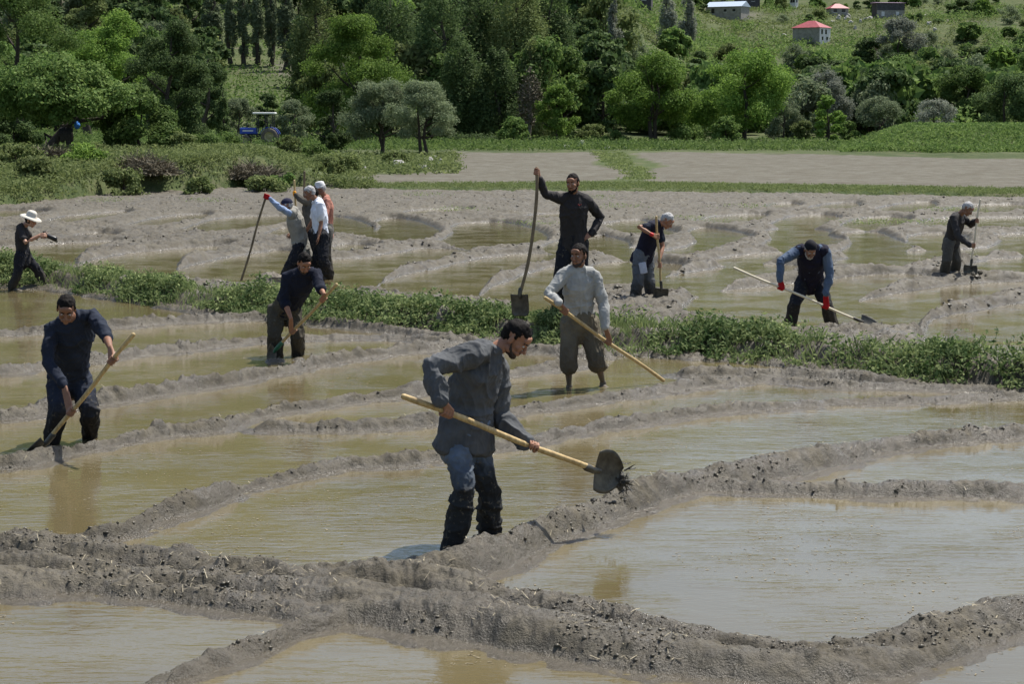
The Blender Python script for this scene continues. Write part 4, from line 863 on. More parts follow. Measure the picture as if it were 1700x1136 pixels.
    for it in wear:
        kind, mat = it['k'], it['m']; m_ = MB(); g = it.get('g', .012); amp = it.get('amp', .011)
        if kind in ('shirt', 'vest', 'jacket'):
            torso(m_, g, it.get('lo', -.16), it.get('extra', 0), it.get('hem', .01)); sl = it.get('sleeve', 1.)
            if kind == 'vest': 
                for q in 'AB': loft(m_, [neckb*.35+J['s'+q]*.65, J['s'+q]*.88+neckb*.12], [.062+g, .060+g], fwd, 12)
            else:
                for q in 'AB': arm(m_, J['s'+q], J['e'+q], J['w'+q], g, sl if not isinstance(sl, tuple) else sl['AB'.index(q)], .92)
            if it.get('collar', True): loft(m_, [neckb-up*.03, neckb+up*.02+(C-neckb)*.16], [.076*k, .066*k], sr, 16, ck=.3)
        elif kind == 'trousers':
            loft(m_, [hm-up*.08, hm, hm+up*.10*L/.5], [(.150*thick*k+g, .110*thick*k+g), (.162*thick*k+g, .120*thick*k+g), (.150*thick*k+g, .112*thick*k+g)], hr, 20)
            for q in 'AB': leg(m_, J['h'+q], J['k'+q], J['a'+q], g, it.get('upto', 1.))
        vx = vox*it.get('v', 1.); V, F, N = remesh(m_, vx, 3); V = folds(V, N, amp*1.35, seed+len(kind), it.get('fx', 8), it.get('fz', 5), 3.)
        V = folds(V, N, amp*.35, seed+50, 24, 16); o = mesh_np(kind if kind != 'trousers' or it.get('upto', 1.) == 1 else 'shorts', V-base, F, mat, root)
        if it.get('label'): o['label'] = it['label']
        it['o'] = o
        if it.get('placket'):
            c0, c1 = spine(.98), spine(it.get('plo', .12)); m_ = MB(); pts = []
            fx_ = nrm(np.cross(up, sr)); fx_ = fx_ if np.dot(fx_, fwd) > 0 else -fx_
            for t in np.linspace(.97, it.get('plo', .1), 9): pts.append(spine(t)+fx_*((.118*math.sin(PI*(.32+.5*t))**.3)*thick*k+g-.004-(.03 if t > .9 else 0)))
            loft(m_, pts, [(.014, .004)]*9, sr, 8); m_.build('placket', it['placket'], o, origin=base)
    return root, A, C
def collar(root, base, neckb, C, A, mat, k=1., r=.072, h=.05, open_=.0):
    m_ = MB(); up = nrm(C-neckb); R = A[0]; Fw = A[1]-np.dot(A[1], up)*up; Fw = nrm(Fw)
    n = 26; V = []; Fc = []
    for i in range(n):
        th = 2*PI*i/(n-1)*(1-open_)+PI*open_-PI/2+PI; c = math.cos(th-PI/2+PI/2); 
        th = PI*open_+(2*PI-2*PI*open_)*i/(n-1); dv = Fw*math.cos(th)+R*math.sin(th)
        for rr, zz in ((r, -.012), (r*.93, h), (r*1.08, h-.004), (r*1.30, h*.15)): V.append(neckb+dv*rr*k+up*zz*k)
    for i in range(n-1):
        for j in range(3): Fc.append((i*4+j, i*4+j+1, (i+1)*4+j+1, (i+1)*4+j))
    m_.add(V, Fc); o = m_.build('collar', mat, root, origin=base); s = o.modifiers.new('s', 'SOLIDIFY'); s.thickness = .004; return o
def cap_knit(root, base, C, A, mat, k=1., low=.02, name='knitted_cap'):
    m_ = MB(); n = 30; V = []; F = []
    def f(u): return 1.08 if u[2] > low-.25*max(0, -u[1]) else .84
    ellip(m_, C+np.array((0, -.014, .044))*k@A, A, np.array((.082, .104, .094))*k, 40, 28, f); return m_.build(name, mat, root, origin=base)
def hat_brim(root, base, C, A, mat, brim=.10, crown=.105, name='sun_hat', flop=.02, peak=False):
    m_ = MB(); n = 40; V = []; F = []; prof = [(.0, crown+.035), (.05, crown+.03), (.078, crown+.012), (.086, crown-.03), (.092, .035), (.094+brim*.5, .030-flop*.4), (.094+brim, .018-flop), (.093+brim, .012-flop), (.094, .026), (.080, .03), (.07, crown-.01), (.0, crown+.02)]
    for j, (r, z) in enumerate(prof):
        for i in range(n):
            th = 2*PI*i/n; rr = r
            if peak and 5 <= j <= 7: rr = .094+(brim if math.sin(th) > .3 else .004)*(1 if j > 5 else .5)*max(.04, math.sin(th))
            wob = .006*math.sin(3*th+1)*(1 if 5 <= j <= 7 else 0)
            V.append(C+np.array((rr*.92*math.cos(th), rr*1.08*math.sin(th)-.012, z+.012+wob))@A)
    for j in range(len(prof)-1):
        for i in range(n): i2 = (i+1) % n; F.append((j*n+i, j*n+i2, (j+1)*n+i2, (j+1)*n+i))
    m_.add(V, F); return m_.build(name, mat, root, origin=base)
# ------------------------------------------------------------------ tools
def shovel(label, p0, p1, wood, r=.019, blade=True, bdir=None, bn=None, bmat=None, bl=.30, bw=.24, bow=0., dish=.035, group=None, shape='point', socket=.10, smat=None):
    """handle from p0 (free end) to p1 (socket); blade grows from p1 along bdir, its face normal bn"""
    p0, p1 = np.asarray(p0, float), np.asarray(p1, float); root = empty('shovel' if blade else 'pole', p1); tag(root, label, 'shovel' if blade else 'pole', group); d = nrm(p1-p0); side = nrm(np.cross(d, (0, 1, .1)))
    mb = MB(); n = 14; pts = [p0+(p1-p0)*t+side*(bow*math.sin(PI*t)+.006*math.sin(t*9+p0[0])) for t in np.linspace(0, 1, n)]; loft(mb, pts, [r*(1+.06*math.sin(i*2.1)) for i in range(n)], (0, 1, 0), 12); mb.build('handle', wood, root, origin=p1)
    if not blade: return root
    bd = nrm(bdir) if bdir is not None else d; bn = np.asarray(bn if bn is not None else (0, -1, .3), float); bn = nrm(bn-np.dot(bn, bd)*bd); s = np.cross(bd, bn)
    mb = MB(); loft(mb, [p1-d*socket, p1, p1+bd*.05], [r*1.35, r*1.3, r*.9], s, 12); mb.build('socket', smat or bmat or M_STEEL, root, origin=p1)
    mb = MB(); nu, nv = 13, 17; V = []; F = []
    for j in range(nv):
        t = j/(nv-1)
        w = bw/2*((min(1, .86+.14*math.sin(min(t*3, 1)*PI/2)))*(1 if t < .45 else math.cos((t-.45)/.55*PI/2*.93)**.62)) if shape == 'point' else bw/2*(1 if t < .8 else math.sqrt(max(0, 1-((t-.8)/.24)**2)))
        for i in range(nu):
            u = (i/(nu-1)-.5)*2; V.append(p1+bd*(t*bl+.012*(1-u*u)*(t < .05))+s*u*w+bn*(dish*(u*u)*(1-.4*t)-.02*t+dish*.4*math.sin(t*PI*.9)*-1))
    for j in range(nv-1):
        for i in range(nu-1): F.append((j*nu+i, j*nu+i+1, (j+1)*nu+i+1, (j+1)*nu+i))
    mb.add(V, F); o = mb.build('blade', bmat or M_STEEL, root, origin=p1); m = o.modifiers.new('s', 'SOLIDIFY'); m.thickness = .004; return root
def clods(name, label, c, rad, n, seed, mat=None, group=None, roots=0, parent=None):
    rng = np.random.default_rng(seed); mb = MB()
    for i in range(n):
        p = rng.normal(0, .45, 3)*rad; p[2] *= .6; r = rng.uniform(.25, .55)*min(rad); ellip(mb, p, np.eye(3), np.array((r, r*.9, r*.75)), 8, 6)
    V, F, N = remesh(mb, min(rad)*.09+.003, 0); V = V+N*((vnoise(V*28, seed)-.5)*.05*min(1, min(rad)*8)+(vnoise(V*75, seed)-.5)*.022*min(1, min(rad)*8))[:, None]
    Fs = F if isinstance(F, list) else [F]; V = [V]; n0 = len(V[0]); extra = []
    for i in range(roots):
        p = rng.normal(0, .5, 3)*rad; q = p+np.array((rng.uniform(.2, 1), rng.normal(0, .5), rng.normal(-.3, .6)))*max(rad)*.9; w = rng.normal(0, .003, 3); m_ = (p+q)/2+rng.normal(0, .012, 3)
        V.append(np.array([p-w, p+w, m_+w, m_-w, q])); extra.append([[n0, n0+1, n0+2, n0+3]]); Fs = Fs+[np.array([[n0, n0+1, n0+2, n0+3]]), np.array([[n0+3, n0+2, n0+4]])]; n0 += 5
    q4 = np.concatenate([f for f in Fs if f.shape[1] == 4]); q3 = [f for f in Fs if f.shape[1] == 3]; FF = [q4]+([np.concatenate(q3)] if q3 else [])
    o = mesh_np(name, np.concatenate(V), FF, mat or M_CLOD, parent, smooth=False)
    o.location = c; tag(o, label, 'mud', group); return o
# ================================================================== the thirteen people and what they hold
DENIM = m_cloth('blue_denim', (.130, .165, .215), (.026, .027, .027), .44, .68, .8); 
GREYJ = m_cloth('grey_jersey', (.092, .096, .100), rough=.9); NAVY = m_cloth('navy_jersey', (.020, .026, .042)); NAVYT = m_cloth('dark_blue_trousers', (.022, .028, .044), (.020, .018, .016), .2, .5)
DNAVY = m_cloth('dark_navy_jersey', (.012, .015, .028)); KHAKI = m_cloth('muddy_dark_khaki', (.075, .068, .050), (.060, .052, .038), .3, .8)
BLACKC = m_cloth('black_jersey', (.034, .031, .031)); BLKT = m_cloth('black_trousers', (.016, .017, .022), MUDC, .1, .4); SHIRTG = m_cloth('light_grey_shirt', (.36, .36, .34)); SHORTC = m_cloth('muddy_khaki_shorts', (.150, .132, .095), (.095, .08, .058), .35, .75)
GREYT = m_cloth('grey_track_trousers', (.120, .130, .145), MUDC, .1, .55); BLUES = m_cloth('blue_checked_shirt', (.075, .110, .175), col2=(.115, .150, .205)); VESTN = m_cloth('navy_vest', (.013, .013, .028)); WHITE = m_cloth('white_shirt', (.70, .74, .82)); SALMON = m_cloth('salmon_shirt', (.40, .18, .135))
BEIGE = m_cloth('beige_grey_vest', (.26, .25, .22)); LBLUE = m_cloth('light_blue_shirt', (.26, .34, .50)); REDG = m_cloth('red_glove', (.42, .012, .015)); ORG = m_cloth('orange_glove', (.80, .33, .02)); TROUM = m_cloth('muddy_grey_trousers', (.105, .102, .092), (.075, .066, .05), .2, .9)
HATM = m_cloth('cream_hat', (.66, .62, .53)); WCAP = m_cloth('white_cap', (.68, .68, .68)); NCAP = m_cloth('navy_cap', (.018, .020, .045)); BCAP = m_cloth('black_cap', (.010, .010, .014)); CHARC = m_cloth('charcoal_jacket', (.040, .038, .038)); PATT = m_cloth('dark_patterned_sleeve', (.05, .05, .045), col2=(.11, .10, .08)); WHITEC = m_cloth('white_pocket', (.5, .52, .6))
M_RED = m_simple('red_band', (.6, .02, .02), .6); M_CAM = m_simple('camera_black', (.015, .015, .016), .35, .2, 20)
def JJ(**k): return {n: P(*v) for n, v in k.items()}
def gp(p, px):     # point on a tool (two world ends) above picture column px
    a, b = p; best = min(np.linspace(0, 1, 400), key=lambda t: abs(proj(*(a+(b-a)*t))[0]-px)); return a+(b-a)*best
def gpy(p, py):
    a, b = p; best = min(np.linspace(0, 1, 400), key=lambda t: abs(proj(*(a+(b-a)*t))[1]-py)); return a+(b-a)*best
CAMD = np.array((0, -1., .15))
# --- 1 the man in grey, front middle
t1 = (P(671, 658, 13.25), P(986, 781, 14.05)); a1 = t1[1]-t1[0]
J = JJ(sA=(784, 588, 13.62), eA=(716, 612, 13.42), wA=(730, 662, 13.34), sB=(826, 612, 13.95), eB=(828, 690, 13.98), wB=(871, 735, 13.80), hA=(757, 729, 13.80), hB=(785, 731, 13.92), kA=(770, 816, 13.60), kB=(811, 812, 13.92), aA=(750, 914, 13.66), aB=(813, 884, 14.08))
J['bend'] = np.array((-.03, .02, .02))
G1, G2 = gp(t1, 741), gp(t1, 884); b = P(760, 925, 13.6); b[2] = 0
w = [dict(k='trousers', m=DENIM, g=.018, amp=.018, fx=7, fz=8), dict(k='shirt', m=GREYJ, g=.030, amp=.018, lo=-.05, hem=.05, extra=.03)]
p1_, A_, C_ = person('man in grey sweatshirt and blue jeans swinging a shovel, front middle', J, (P(855, 563, 13.80), 76, 42, 0), b, w,
    {'A': ('grip', G1, a1, CAMD, .019, -1), 'B': ('grip', G2, a1, CAMD, .019, 1)}, vox=.0065, facing=60, feet=(50, 70), beard=HW)
nb_ = (J['sA']+J['sB'])/2+nrm((J['sA']+J['sB'])/2-(J['hA']+J['hB'])/2)*.05; collar(p1_, b, nb_, C_, A_, GREYJ, h=.055, open_=.10)
shovel('long wooden shovel with a raised muddy blade held by the man in grey', t1[0], t1[1], M_WOOD, .021, bdir=(.80, .55, -.20), bn=(.55, -.83, .0), bl=.27, bw=.32, socket=.07)
clods('mud_clump', 'dark mud with roots clinging to the blade of the front shovel', P(1032, 800, 14.22), np.array((.045, .05, .11)), 16, 3, roots=70)
clods('mud_clump', 'mud dropping from the front shovel onto the ridge', P(1003, 832, 14.25), np.array((.10, .08, .04)), 10, 4)
clods('mud_clump', 'dark lump of mud by the left foot of the man in grey', P(683, 927, 13.55), np.array((.10, .08, .04)), 10, 5)
clods('mud_clump', 'churned mud around the rear foot of the man in grey', P(838, 900, 14.0), np.array((.16, .08, .03)), 14, 6)
# --- 2 the man at the left
t2 = (P(221, 556, 17.25), P(78, 735, 17.62)); a2 = t2[1]-t2[0]
J = JJ(sA=(86, 547, 17.95), eA=(78, 601, 17.80), wA=(106, 640, 17.62), sB=(156, 526, 17.98), eB=(177, 560, 17.68), wB=(183, 578, 17.47), hA=(98, 630, 18.32), hB=(132, 630, 18.36), kA=(96, 682, 18.08), kB=(150, 684, 18.15), aA=(86, 732, 18.16), aB=(150, 722, 18.5))
b = P(115, 742, 18.1); b[2] = 0
w = [dict(k='trousers', m=NAVYT, g=.014, amp=.015), dict(k='shirt', m=NAVY, g=.014, sleeve=(1., .62), lo=-.06, amp=.014)]
r2, A_, C_ = person('man in a dark blue top digging below the photographer, one sleeve pushed up', J, (P(110, 514, 17.72), 8, 34, 4), b, w, {'A': ('grip', gp(t2, 119), a2, CAMD, .018, 1), 'B': ('grip', gp(t2, 187), a2, CAMD, .018, -1)}, vox=.008, facing=5, feet=(-10, 20), sk=SK2, thick=1.08)
shovel('shovel with a pale straight handle used by the man at the left', t2[0], t2[1], M_WOOD, .020, bdir=P(40, 760, 17.6)-P(76, 735, 17.6), bn=(.3, .3, 1), bl=.28, bw=.22)
clods('mud_clump', 'mud pushed up beside the blade of the left shovel', P(60, 758, 17.5), np.array((.14, .08, .03)), 12, 7)
# --- 3 digging man, middle left
t3 = (P(559, 473, 24.1), P(458, 580, 24.75)); a3 = t3[1]-t3[0]
J = JJ(sA=(478, 459, 24.62), eA=(472, 500, 24.60), wA=(483, 529, 24.42), sB=(524, 455, 24.55), eB=(532, 478, 24.35), wB=(538, 489, 24.18), hA=(459, 516, 25.0), hB=(486, 518, 25.02), kA=(457, 557, 24.85), kB=(494, 557, 24.9), aA=(458, 592, 25.0), aB=(495, 591, 25.1))
b = P(475, 596, 24.9); b[2] = 0
w = [dict(k='trousers', m=KHAKI, g=.022, amp=.018), dict(k='shirt', m=DNAVY, g=.020, sleeve=.97, lo=-.02)]
r3, A_, C_ = person('man in black top and muddy khaki trousers digging in front of the group', J, (P(505, 437, 24.45), 25, 40, 0), b, w, {'A': ('grip', gp(t3, 487), a3, CAMD, .018, 1), 'B': ('grip', gp(t3, 537), a3, CAMD, .018, -1)}, facing=20, feet=(0, 20), beard=HW, hair='short')
shovel('shovel with a green painted socket used by the man in front of the group', t3[0], t3[1], M_WOOD, .020, bdir=P(443, 606, 24.9)-P(458, 582, 24.75), bn=(-.6, -.8, .3), bl=.27, bw=.24, smat=M_GREENP, socket=.14)
clods('mud_clump', 'mud heaped on the blade of the green socketed shovel', P(459, 603, 24.6), np.array((.15, .09, .06)), 14, 8, mat=M_MUD)
# --- 4 the photographer
J = JJ(sA=(33, 381, 34.65), eA=(43, 403, 34.45), wA=(65, 391, 34.5), sB=(40, 380, 34.95), eB=(52, 398, 35.0), wB=(70, 389, 34.75), hA=(33, 428, 34.65), hB=(43, 428, 34.9), kA=(30, 454, 34.6), kB=(62, 449, 34.95), aA=(20, 476, 34.6), aB=(75, 471, 34.95))
b = P(45, 480, 34.8); b[2] = 0
w = [dict(k='trousers', m=BLKT, g=.020, amp=.014, upto=1.), dict(k='shirt', m=BLACKC, g=.014, sleeve=.5, lo=-.1)]
r4, A_, C_ = person('striding photographer in black with a cream sun hat, holding a camera', J, (P(51, 366, 34.75), 75, 20, 0), b, w, {'A': ('open', (1, .3, .1), (0, -1, .3), 50), 'B': ('open', (1, -.3, -.1), (0, 1, .3), 50)}, facing=90, feet=(85, 85), sk=SK3, hair='bob', thick=.92, k=.97)
hat_brim(r4, b, C_+A_[2]*.03, A_, HATM, .09, .10)
m_ = MB(); c0 = P(76, 391, 34.62); box(m_, c0+(-.075, -.05, -.05), c0+(.0, .09, .05)); box(m_, c0+(-.05, -.0, .05), c0+(-.01, .05, .075)); cr = empty('camera_body', c0); 
cr.name = 'photo_camera'; tag(cr, 'black camera with a long lens held by the photographer in the hat', 'camera'); o = m_.build('camera_body', M_CAM, cr, origin=c0)
m_ = MB(); loft(m_, [c0+(.0, .02, 0), c0+(.08, .02, -.03), c0+(.15, .02, -.06)], [.038, .040, .046], n=14); m_.build('lens', M_CAM, cr, origin=c0)
# --- 5 vest man with the blue cap (group)
t5 = (P(442, 323, 35.95), P(401, 466, 35.75)); a5 = t5[1]-t5[0]
J = JJ(sA=(484, 356, 36.15), eA=(463, 344, 35.98), wA=(449, 330, 35.95), sB=(492, 357, 36.5), eB=(503, 382, 36.75), wB=(487, 389, 36.6), hA=(497, 412, 36.25), hB=(504, 412, 36.5), kA=(483, 437, 36.15), kB=(497, 438, 36.4), aA=(473, 461, 36.2), aB=(500, 462, 36.5))
b = P(490, 465, 36.3); b[2] = 0
w = [dict(k='trousers', m=BLKT, g=.024, amp=.014), dict(k='shirt', m=LBLUE, g=.012, lo=-.1), dict(k='vest', m=BEIGE, g=.034, lo=-.18, extra=.01, hem=.03)]
r5, A_, C_ = person('man in a beige vest and navy cap leaning on a pole, back to the group', J, (P(476, 342, 36.2), -85, 15, 0), b, w, {'A': ('grip', gpy(t5, 326), a5, CAMD, .018, 1)}, facing=-85, feet=(-80, -80), gloves=REDG, hair='short', hairmat=HG, sk=SK2)
cap_knit(r5, b, C_, A_, NCAP)
shovel('dark weathered pole the man in the beige vest leans on', t5[0], t5[1], M_WOODD, .020, blade=False)
# --- 6 white shirt
J = JJ(sA=(531, 341, 36.0), eA=(533, 372, 36.0), wA=(529, 392, 35.9), sB=(527, 341, 36.4), eB=(518, 368, 36.45), wB=(508, 385, 36.4), hA=(535, 396, 36.05), hB=(531, 396, 36.3), kA=(536, 430, 35.95), kB=(527, 431, 36.3), aA=(546, 457, 36.1), aB=(533, 460, 36.45))
b = P(535, 462, 36.2); b[2] = 0
w = [dict(k='trousers', m=BLKT, g=.026, amp=.016), dict(k='shirt', m=WHITE, g=.020, sleeve=.5, lo=.08, amp=.012)]
r6, A_, C_ = person('grey haired man in a white short sleeved shirt, arm hanging down, in the group', J, (P(514, 321, 36.15), -80, 22, 0), b, w, {'A': ('open', (-.1, 0, -1), (1, 0, 0)), 'B': ('open', (-.6, 0, -.6), (0, 1, 0))}, facing=-80, feet=(-70, -75), hairmat=HG, sk=SK2, thick=1.06)
collar(r6, b, P(525, 334, 36.2), C_, A_, WHITE, h=.04)
# --- 7 salmon shirt
t7 = (P(505, 285, 37.75), P(507, 440, 37.7))
J = JJ(sA=(543, 334, 37.35), eA=(540, 362, 37.2), wA=(522, 350, 37.3), sB=(540, 334, 37.75), eB=(528, 352, 37.85), wB=(512, 340, 37.75), hA=(543, 385, 37.45), hB=(539, 385, 37.7), kA=(542, 420, 37.4), kB=(536, 420, 37.7), aA=(546, 452, 37.5), aB=(540, 452, 37.8))
b = P(542, 456, 37.6); b[2] = 0
w = [dict(k='trousers', m=TROUM, g=.024), dict(k='shirt', m=SALMON, g=.018, sleeve=.9, lo=-.1)]
r7, A_, C_ = person('man in a salmon shirt and white cap half hidden behind the white shirted man', J, (P(531, 314, 37.5), -80, 10, 0), b, w, {'B': ('grip', gpy(t7, 338), t7[1]-t7[0], CAMD, .018, 1)}, facing=-80, feet=(-80, -80), hairmat=HG, sk=SK2)
hat_brim(r7, b, C_+A_[2]*.02, A_, WCAP, .06, .085, 'peaked_cap', peak=True)
shovel('upright pole farthest back in the group, only its top showing above the heads', t7[0], t7[1], M_WOODD, .020, blade=False)
# --- 8 hidden man with the orange glove
t8 = (P(488, 300, 36.95), P(499, 440, 36.9))
J = JJ(sA=(513, 338, 36.9), eA=(503, 334, 36.85), wA=(491, 324, 36.9), sB=(514, 338, 37.2), eB=(518, 362, 37.2), wB=(511, 380, 37.1), hA=(517, 390, 36.85), hB=(519, 390, 37.1), kA=(516, 425, 36.8), kB=(522, 425, 37.1), aA=(516, 455, 36.9), aB=(524, 455, 37.2))
b = P(518, 458, 37); b[2] = 0
w = [dict(k='trousers', m=BLKT, g=.02), dict(k='jacket', m=PATT, g=.018, lo=-.1)]
r8, A_, C_ = person('man with an orange glove almost wholly hidden behind the white shirted man', J, (P(519, 322, 37.0), -80, 12, 0), b, w, {'A': ('grip', gpy(t8, 321), t8[1]-t8[0], CAMD, .018, 1)}, facing=-80, feet=(-80, -80), gloves=ORG, sk=SK2)
shovel('light pole held up by the orange gloved hand', t8[0], t8[1], M_WOOD, .018, blade=False)
# --- 9 man with the raised arm
zb = .30; d9 = 26.6
t9 = (P(891, 279, 26.35), P(863, 488, 26.15)); a9 = t9[1]-t9[0]
J = JJ(sA=(930, 330, 26.55), eA=(905, 322, 26.45), wA=(896, 298, 26.38), sB=(975, 334, 26.65), eB=(997, 361, 26.85), wB=(981, 389, 26.65), hA=(941, 407, 26.7), hB=(963, 407, 26.72), kA=(928, 463, 26.6), kB=(966, 463, 26.65), aA=(925, 517, 26.8), aB=(966, 519, 26.8))
b = P(945, 527, 26.7)
w = [dict(k='trousers', m=BLKT, g=.022), dict(k='shirt', m=BLACKC, g=.018, lo=-.06, extra=.015, amp=.012)]
r9, A_, C_ = person('bearded man in black sweater standing upright, one arm raised to a tall shovel', J, (P(951, 305, 26.5), -22, 6, -4), b, w, {'A': ('grip', gpy(t9, 285), a9, CAMD, .018, 1), 'B': ('open', (-.7, -.4, -.3), (0, -1, .5), 45)}, facing=-8, feet=(-20, 20), beard=HB, thick=1.05)
nb_ = (J['sA']+J['sB'])/2+np.array((0, 0, .05)); collar(r9, b, nb_, C_, A_, BLACKC, h=.035, open_=.06)
m_ = MB(); c0 = P(962, 340, 26.49); loft(m_, [c0+(-.020, 0, .006), c0+(-.004, -.006, -.010), c0+(.022, -.004, .004)], [(.004, .003)]*3, n=6); o = m_.build('chest_emblem', M_RED, r9, origin=b)
shovel('tall bowed shovel held upright by the raised arm, blade standing in the weeds', t9[0], t9[1], M_WOODD, .022, bdir=(0.02, .02, -1), bn=(-.3, -1, .0), bl=.30, bw=.24, bow=.07, shape='square', socket=.06)
# --- 10 shirt and shorts
t10 = (P(905, 495, 21.5), P(1101, 632, 22.4)); a10 = t10[1]-t10[0]
J = JJ(sA=(936, 456, 21.9), eA=(911, 488, 21.75), wA=(927, 502, 21.55), sB=(986, 457, 21.95), eB=(1001, 503, 21.95), wB=(1005, 543, 21.85), hA=(947, 540, 22.05), hB=(977, 540, 22.08), kA=(943, 598, 21.95), kB=(991, 598, 21.98), aA=(945, 642, 22.05), aB=(1001, 636, 22.15))
b = P(970, 648, 22); b[2] = 0
w = [dict(k='trousers', m=SHORTC, g=.026, amp=.016, upto=.70), dict(k='shirt', m=SHIRTG, g=.018, lo=.24, extra=.015, amp=.013, placket=SHIRTG, plo=.3)]
r10, A_, C_ = person('bearded man in a light grey shirt and muddy shorts standing in water with a pole', J, (P(961, 425, 21.85), -32, 4, 0), b, w, {'A': ('grip', gp(t10, 936), a10, CAMD, .018, 1), 'B': ('grip', gp(t10, 1008), a10, (0, -1, -.3), .018, 1)}, facing=-12, feet=(-20, 30), sk=SK2, beard=HW, thick=.98)
nb_ = (J['sA']+J['sB'])/2+np.array((0, 0, .045)); collar(r10, b, nb_, C_, A_, SHIRTG, h=.035, open_=.13)
m_ = MB(); hm_ = (J['hA']+J['hB'])/2+np.array((0, 0, .10)); loft(m_, [hm_+(0, 0, -.018), hm_+(0, 0, .018)], [(.178, .142)]*2, n=24); m_.build('belt', M_CAM, r10, origin=b)
shovel('long tool handle slanting into the mud, held by the man in shorts', t10[0], t10[1], M_WOOD, .020, blade=False)
# --- 11 grey haired man with the shovel
t11 = (P(1089, 360, 31.85), P(1098, 478, 31.95)); a11 = t11[1]-t11[0]
J = JJ(sA=(1080, 376, 31.95), eA=(1061, 377, 31.8), wA=(1083, 390, 31.72), sB=(1094, 379, 32.25), eB=(1100, 410, 32.2), wB=(1094, 434, 32.0), hA=(1061, 424, 32.15), hB=(1074, 424, 32.35), kA=(1059, 464, 32.05), kB=(1077, 463, 32.3), aA=(1056, 496, 32.15), aB=(1080, 493, 32.4))
b = P(1068, 502, 32.2); b[2] = 0
w = [dict(k='trousers', m=GREYT, g=.024, amp=.016), dict(k='shirt', m=NAVY, g=.012, sleeve=.45, lo=-.05), dict(k='vest', m=VESTN, g=.030, lo=-.12, extra=.01, hem=.03)]
r11, A_, C_ = person('grey haired man in a dark vest and grey trousers bent over an upright shovel', J, (P(1107, 367, 32.05), 78, 42, 0), b, w, {'A': ('grip', gpy(t11, 392), a11, CAMD, .018, 1), 'B': ('grip', gpy(t11, 440), a11, CAMD, .018, 1)}, facing=70, feet=(60, 60), hairmat=HG, hair='short')
m_ = MB(); w_, e_ = J['wA'], J['eA']; loft(m_, [w_+(e_-w_)*.10, w_+(e_-w_)*.02], [.031, .031], n=12); m_.build('wrist_band', M_RED, r11, origin=b)
m_ = MB(); c0 = P(1066, 445, 31.99); loft(m_, [c0+(0, 0, .08), c0+(.03, 0, -.08)], [(.06, .012)]*2, n=10); m_.build('pocket_flap', WHITEC, r11, origin=b)
shovel('short bladed shovel standing straight down beside the grey haired man', t11[0], t11[1], M_WOODP if False else M_WOOD, .019, bdir=(-.1, .05, -1), bn=(.25, -1, .2), bl=.26, bw=.25)
# --- 12 red gloves
t12 = (P(1219, 445, 28.0), P(1428, 533, 28.35)); a12 = t12[1]-t12[0]
J = JJ(sA=(1325, 417, 28.3), eA=(1296, 434, 28.15), wA=(1295, 464, 28.1), sB=(1370, 418, 28.35), eB=(1378, 455, 28.3), wB=(1371, 488, 28.22), hA=(1334, 468, 28.75), hB=(1358, 469, 28.78), kA=(1320, 504, 28.5), kB=(1372, 507, 28.55), aA=(1312, 535, 28.6), aB=(1381, 538, 28.6))
b = P(1345, 545, 28.6); b[2] = 0
w = [dict(k='trousers', m=BLKT, g=.024), dict(k='shirt', m=BLUES, g=.020, lo=-.02), dict(k='vest', m=VESTN, g=.034, lo=-.08)]
r12, A_, C_ = person('white haired man with red gloves, black cap and blue sleeves shovelling beyond the weeds', J, (P(1345, 415, 28.1), 8, 42, 0), b, w, {'A': ('grip', gp(t12, 1296), a12, CAMD, .017, -1), 'B': ('grip', gp(t12, 1370), a12, CAMD, .017, 1)}, facing=5, feet=(-20, 20), hairmat=HG, gloves=REDG, beard=HG, sk=SK2)
cap_knit(r12, b, C_, A_, BCAP)
shovel('shovel with a white straight handle held level by the man in red gloves', t12[0], t12[1], M_WOODP, .017, bdir=P(1462, 544, 28.3)-P(1428, 533, 28.3), bn=(.1, -.75, .65), bl=.30, bw=.24)
# --- 13 rightmost
t13 = (P(1627, 332, 36.3), P(1612, 440, 36.35)); a13 = t13[1]-t13[0]
J = JJ(sA=(1583, 362, 36.45), eA=(1590, 392, 36.3), wA=(1609, 407, 36.2), sB=(1596, 362, 36.85), eB=(1612, 373, 36.8), wB=(1621, 366, 36.45), hA=(1575, 404, 36.75), hB=(1583, 404, 36.95), kA=(1572, 432, 36.6), kB=(1588, 433, 36.85), aA=(1567, 459, 36.8), aB=(1585, 458, 37.0))
b = P(1577, 465, 36.8); b[2] = 0
w = [dict(k='trousers', m=TROUM, g=.024), dict(k='jacket', m=CHARC, g=.020, lo=-.12, extra=.01)]
r13, A_, C_ = person('grey haired man in charcoal jacket bent over a pale handled shovel, far right', J, (P(1606, 347, 36.5), 62, 40, 0), b, w, {'A': ('grip', gpy(t13, 407), a13, CAMD, .017, 1), 'B': ('grip', gpy(t13, 366), a13, (0, 1, 0), .017, 1)}, facing=60, feet=(50, 60), hairmat=HG, sk=SK2)
shovel('shovel with a pale upright handle and lifted blade at the far right', t13[0], t13[1], M_WOODP, .019, bdir=(-.1, -.1, -1), bn=(-.5, -1, .2), bl=.24, bw=.26)
clods('mud_clump', 'lump of mud under the shovel blade at the far right', P(1617, 458, 36.2), np.array((.20, .14, .10)), 16, 13, mat=M_MUD)
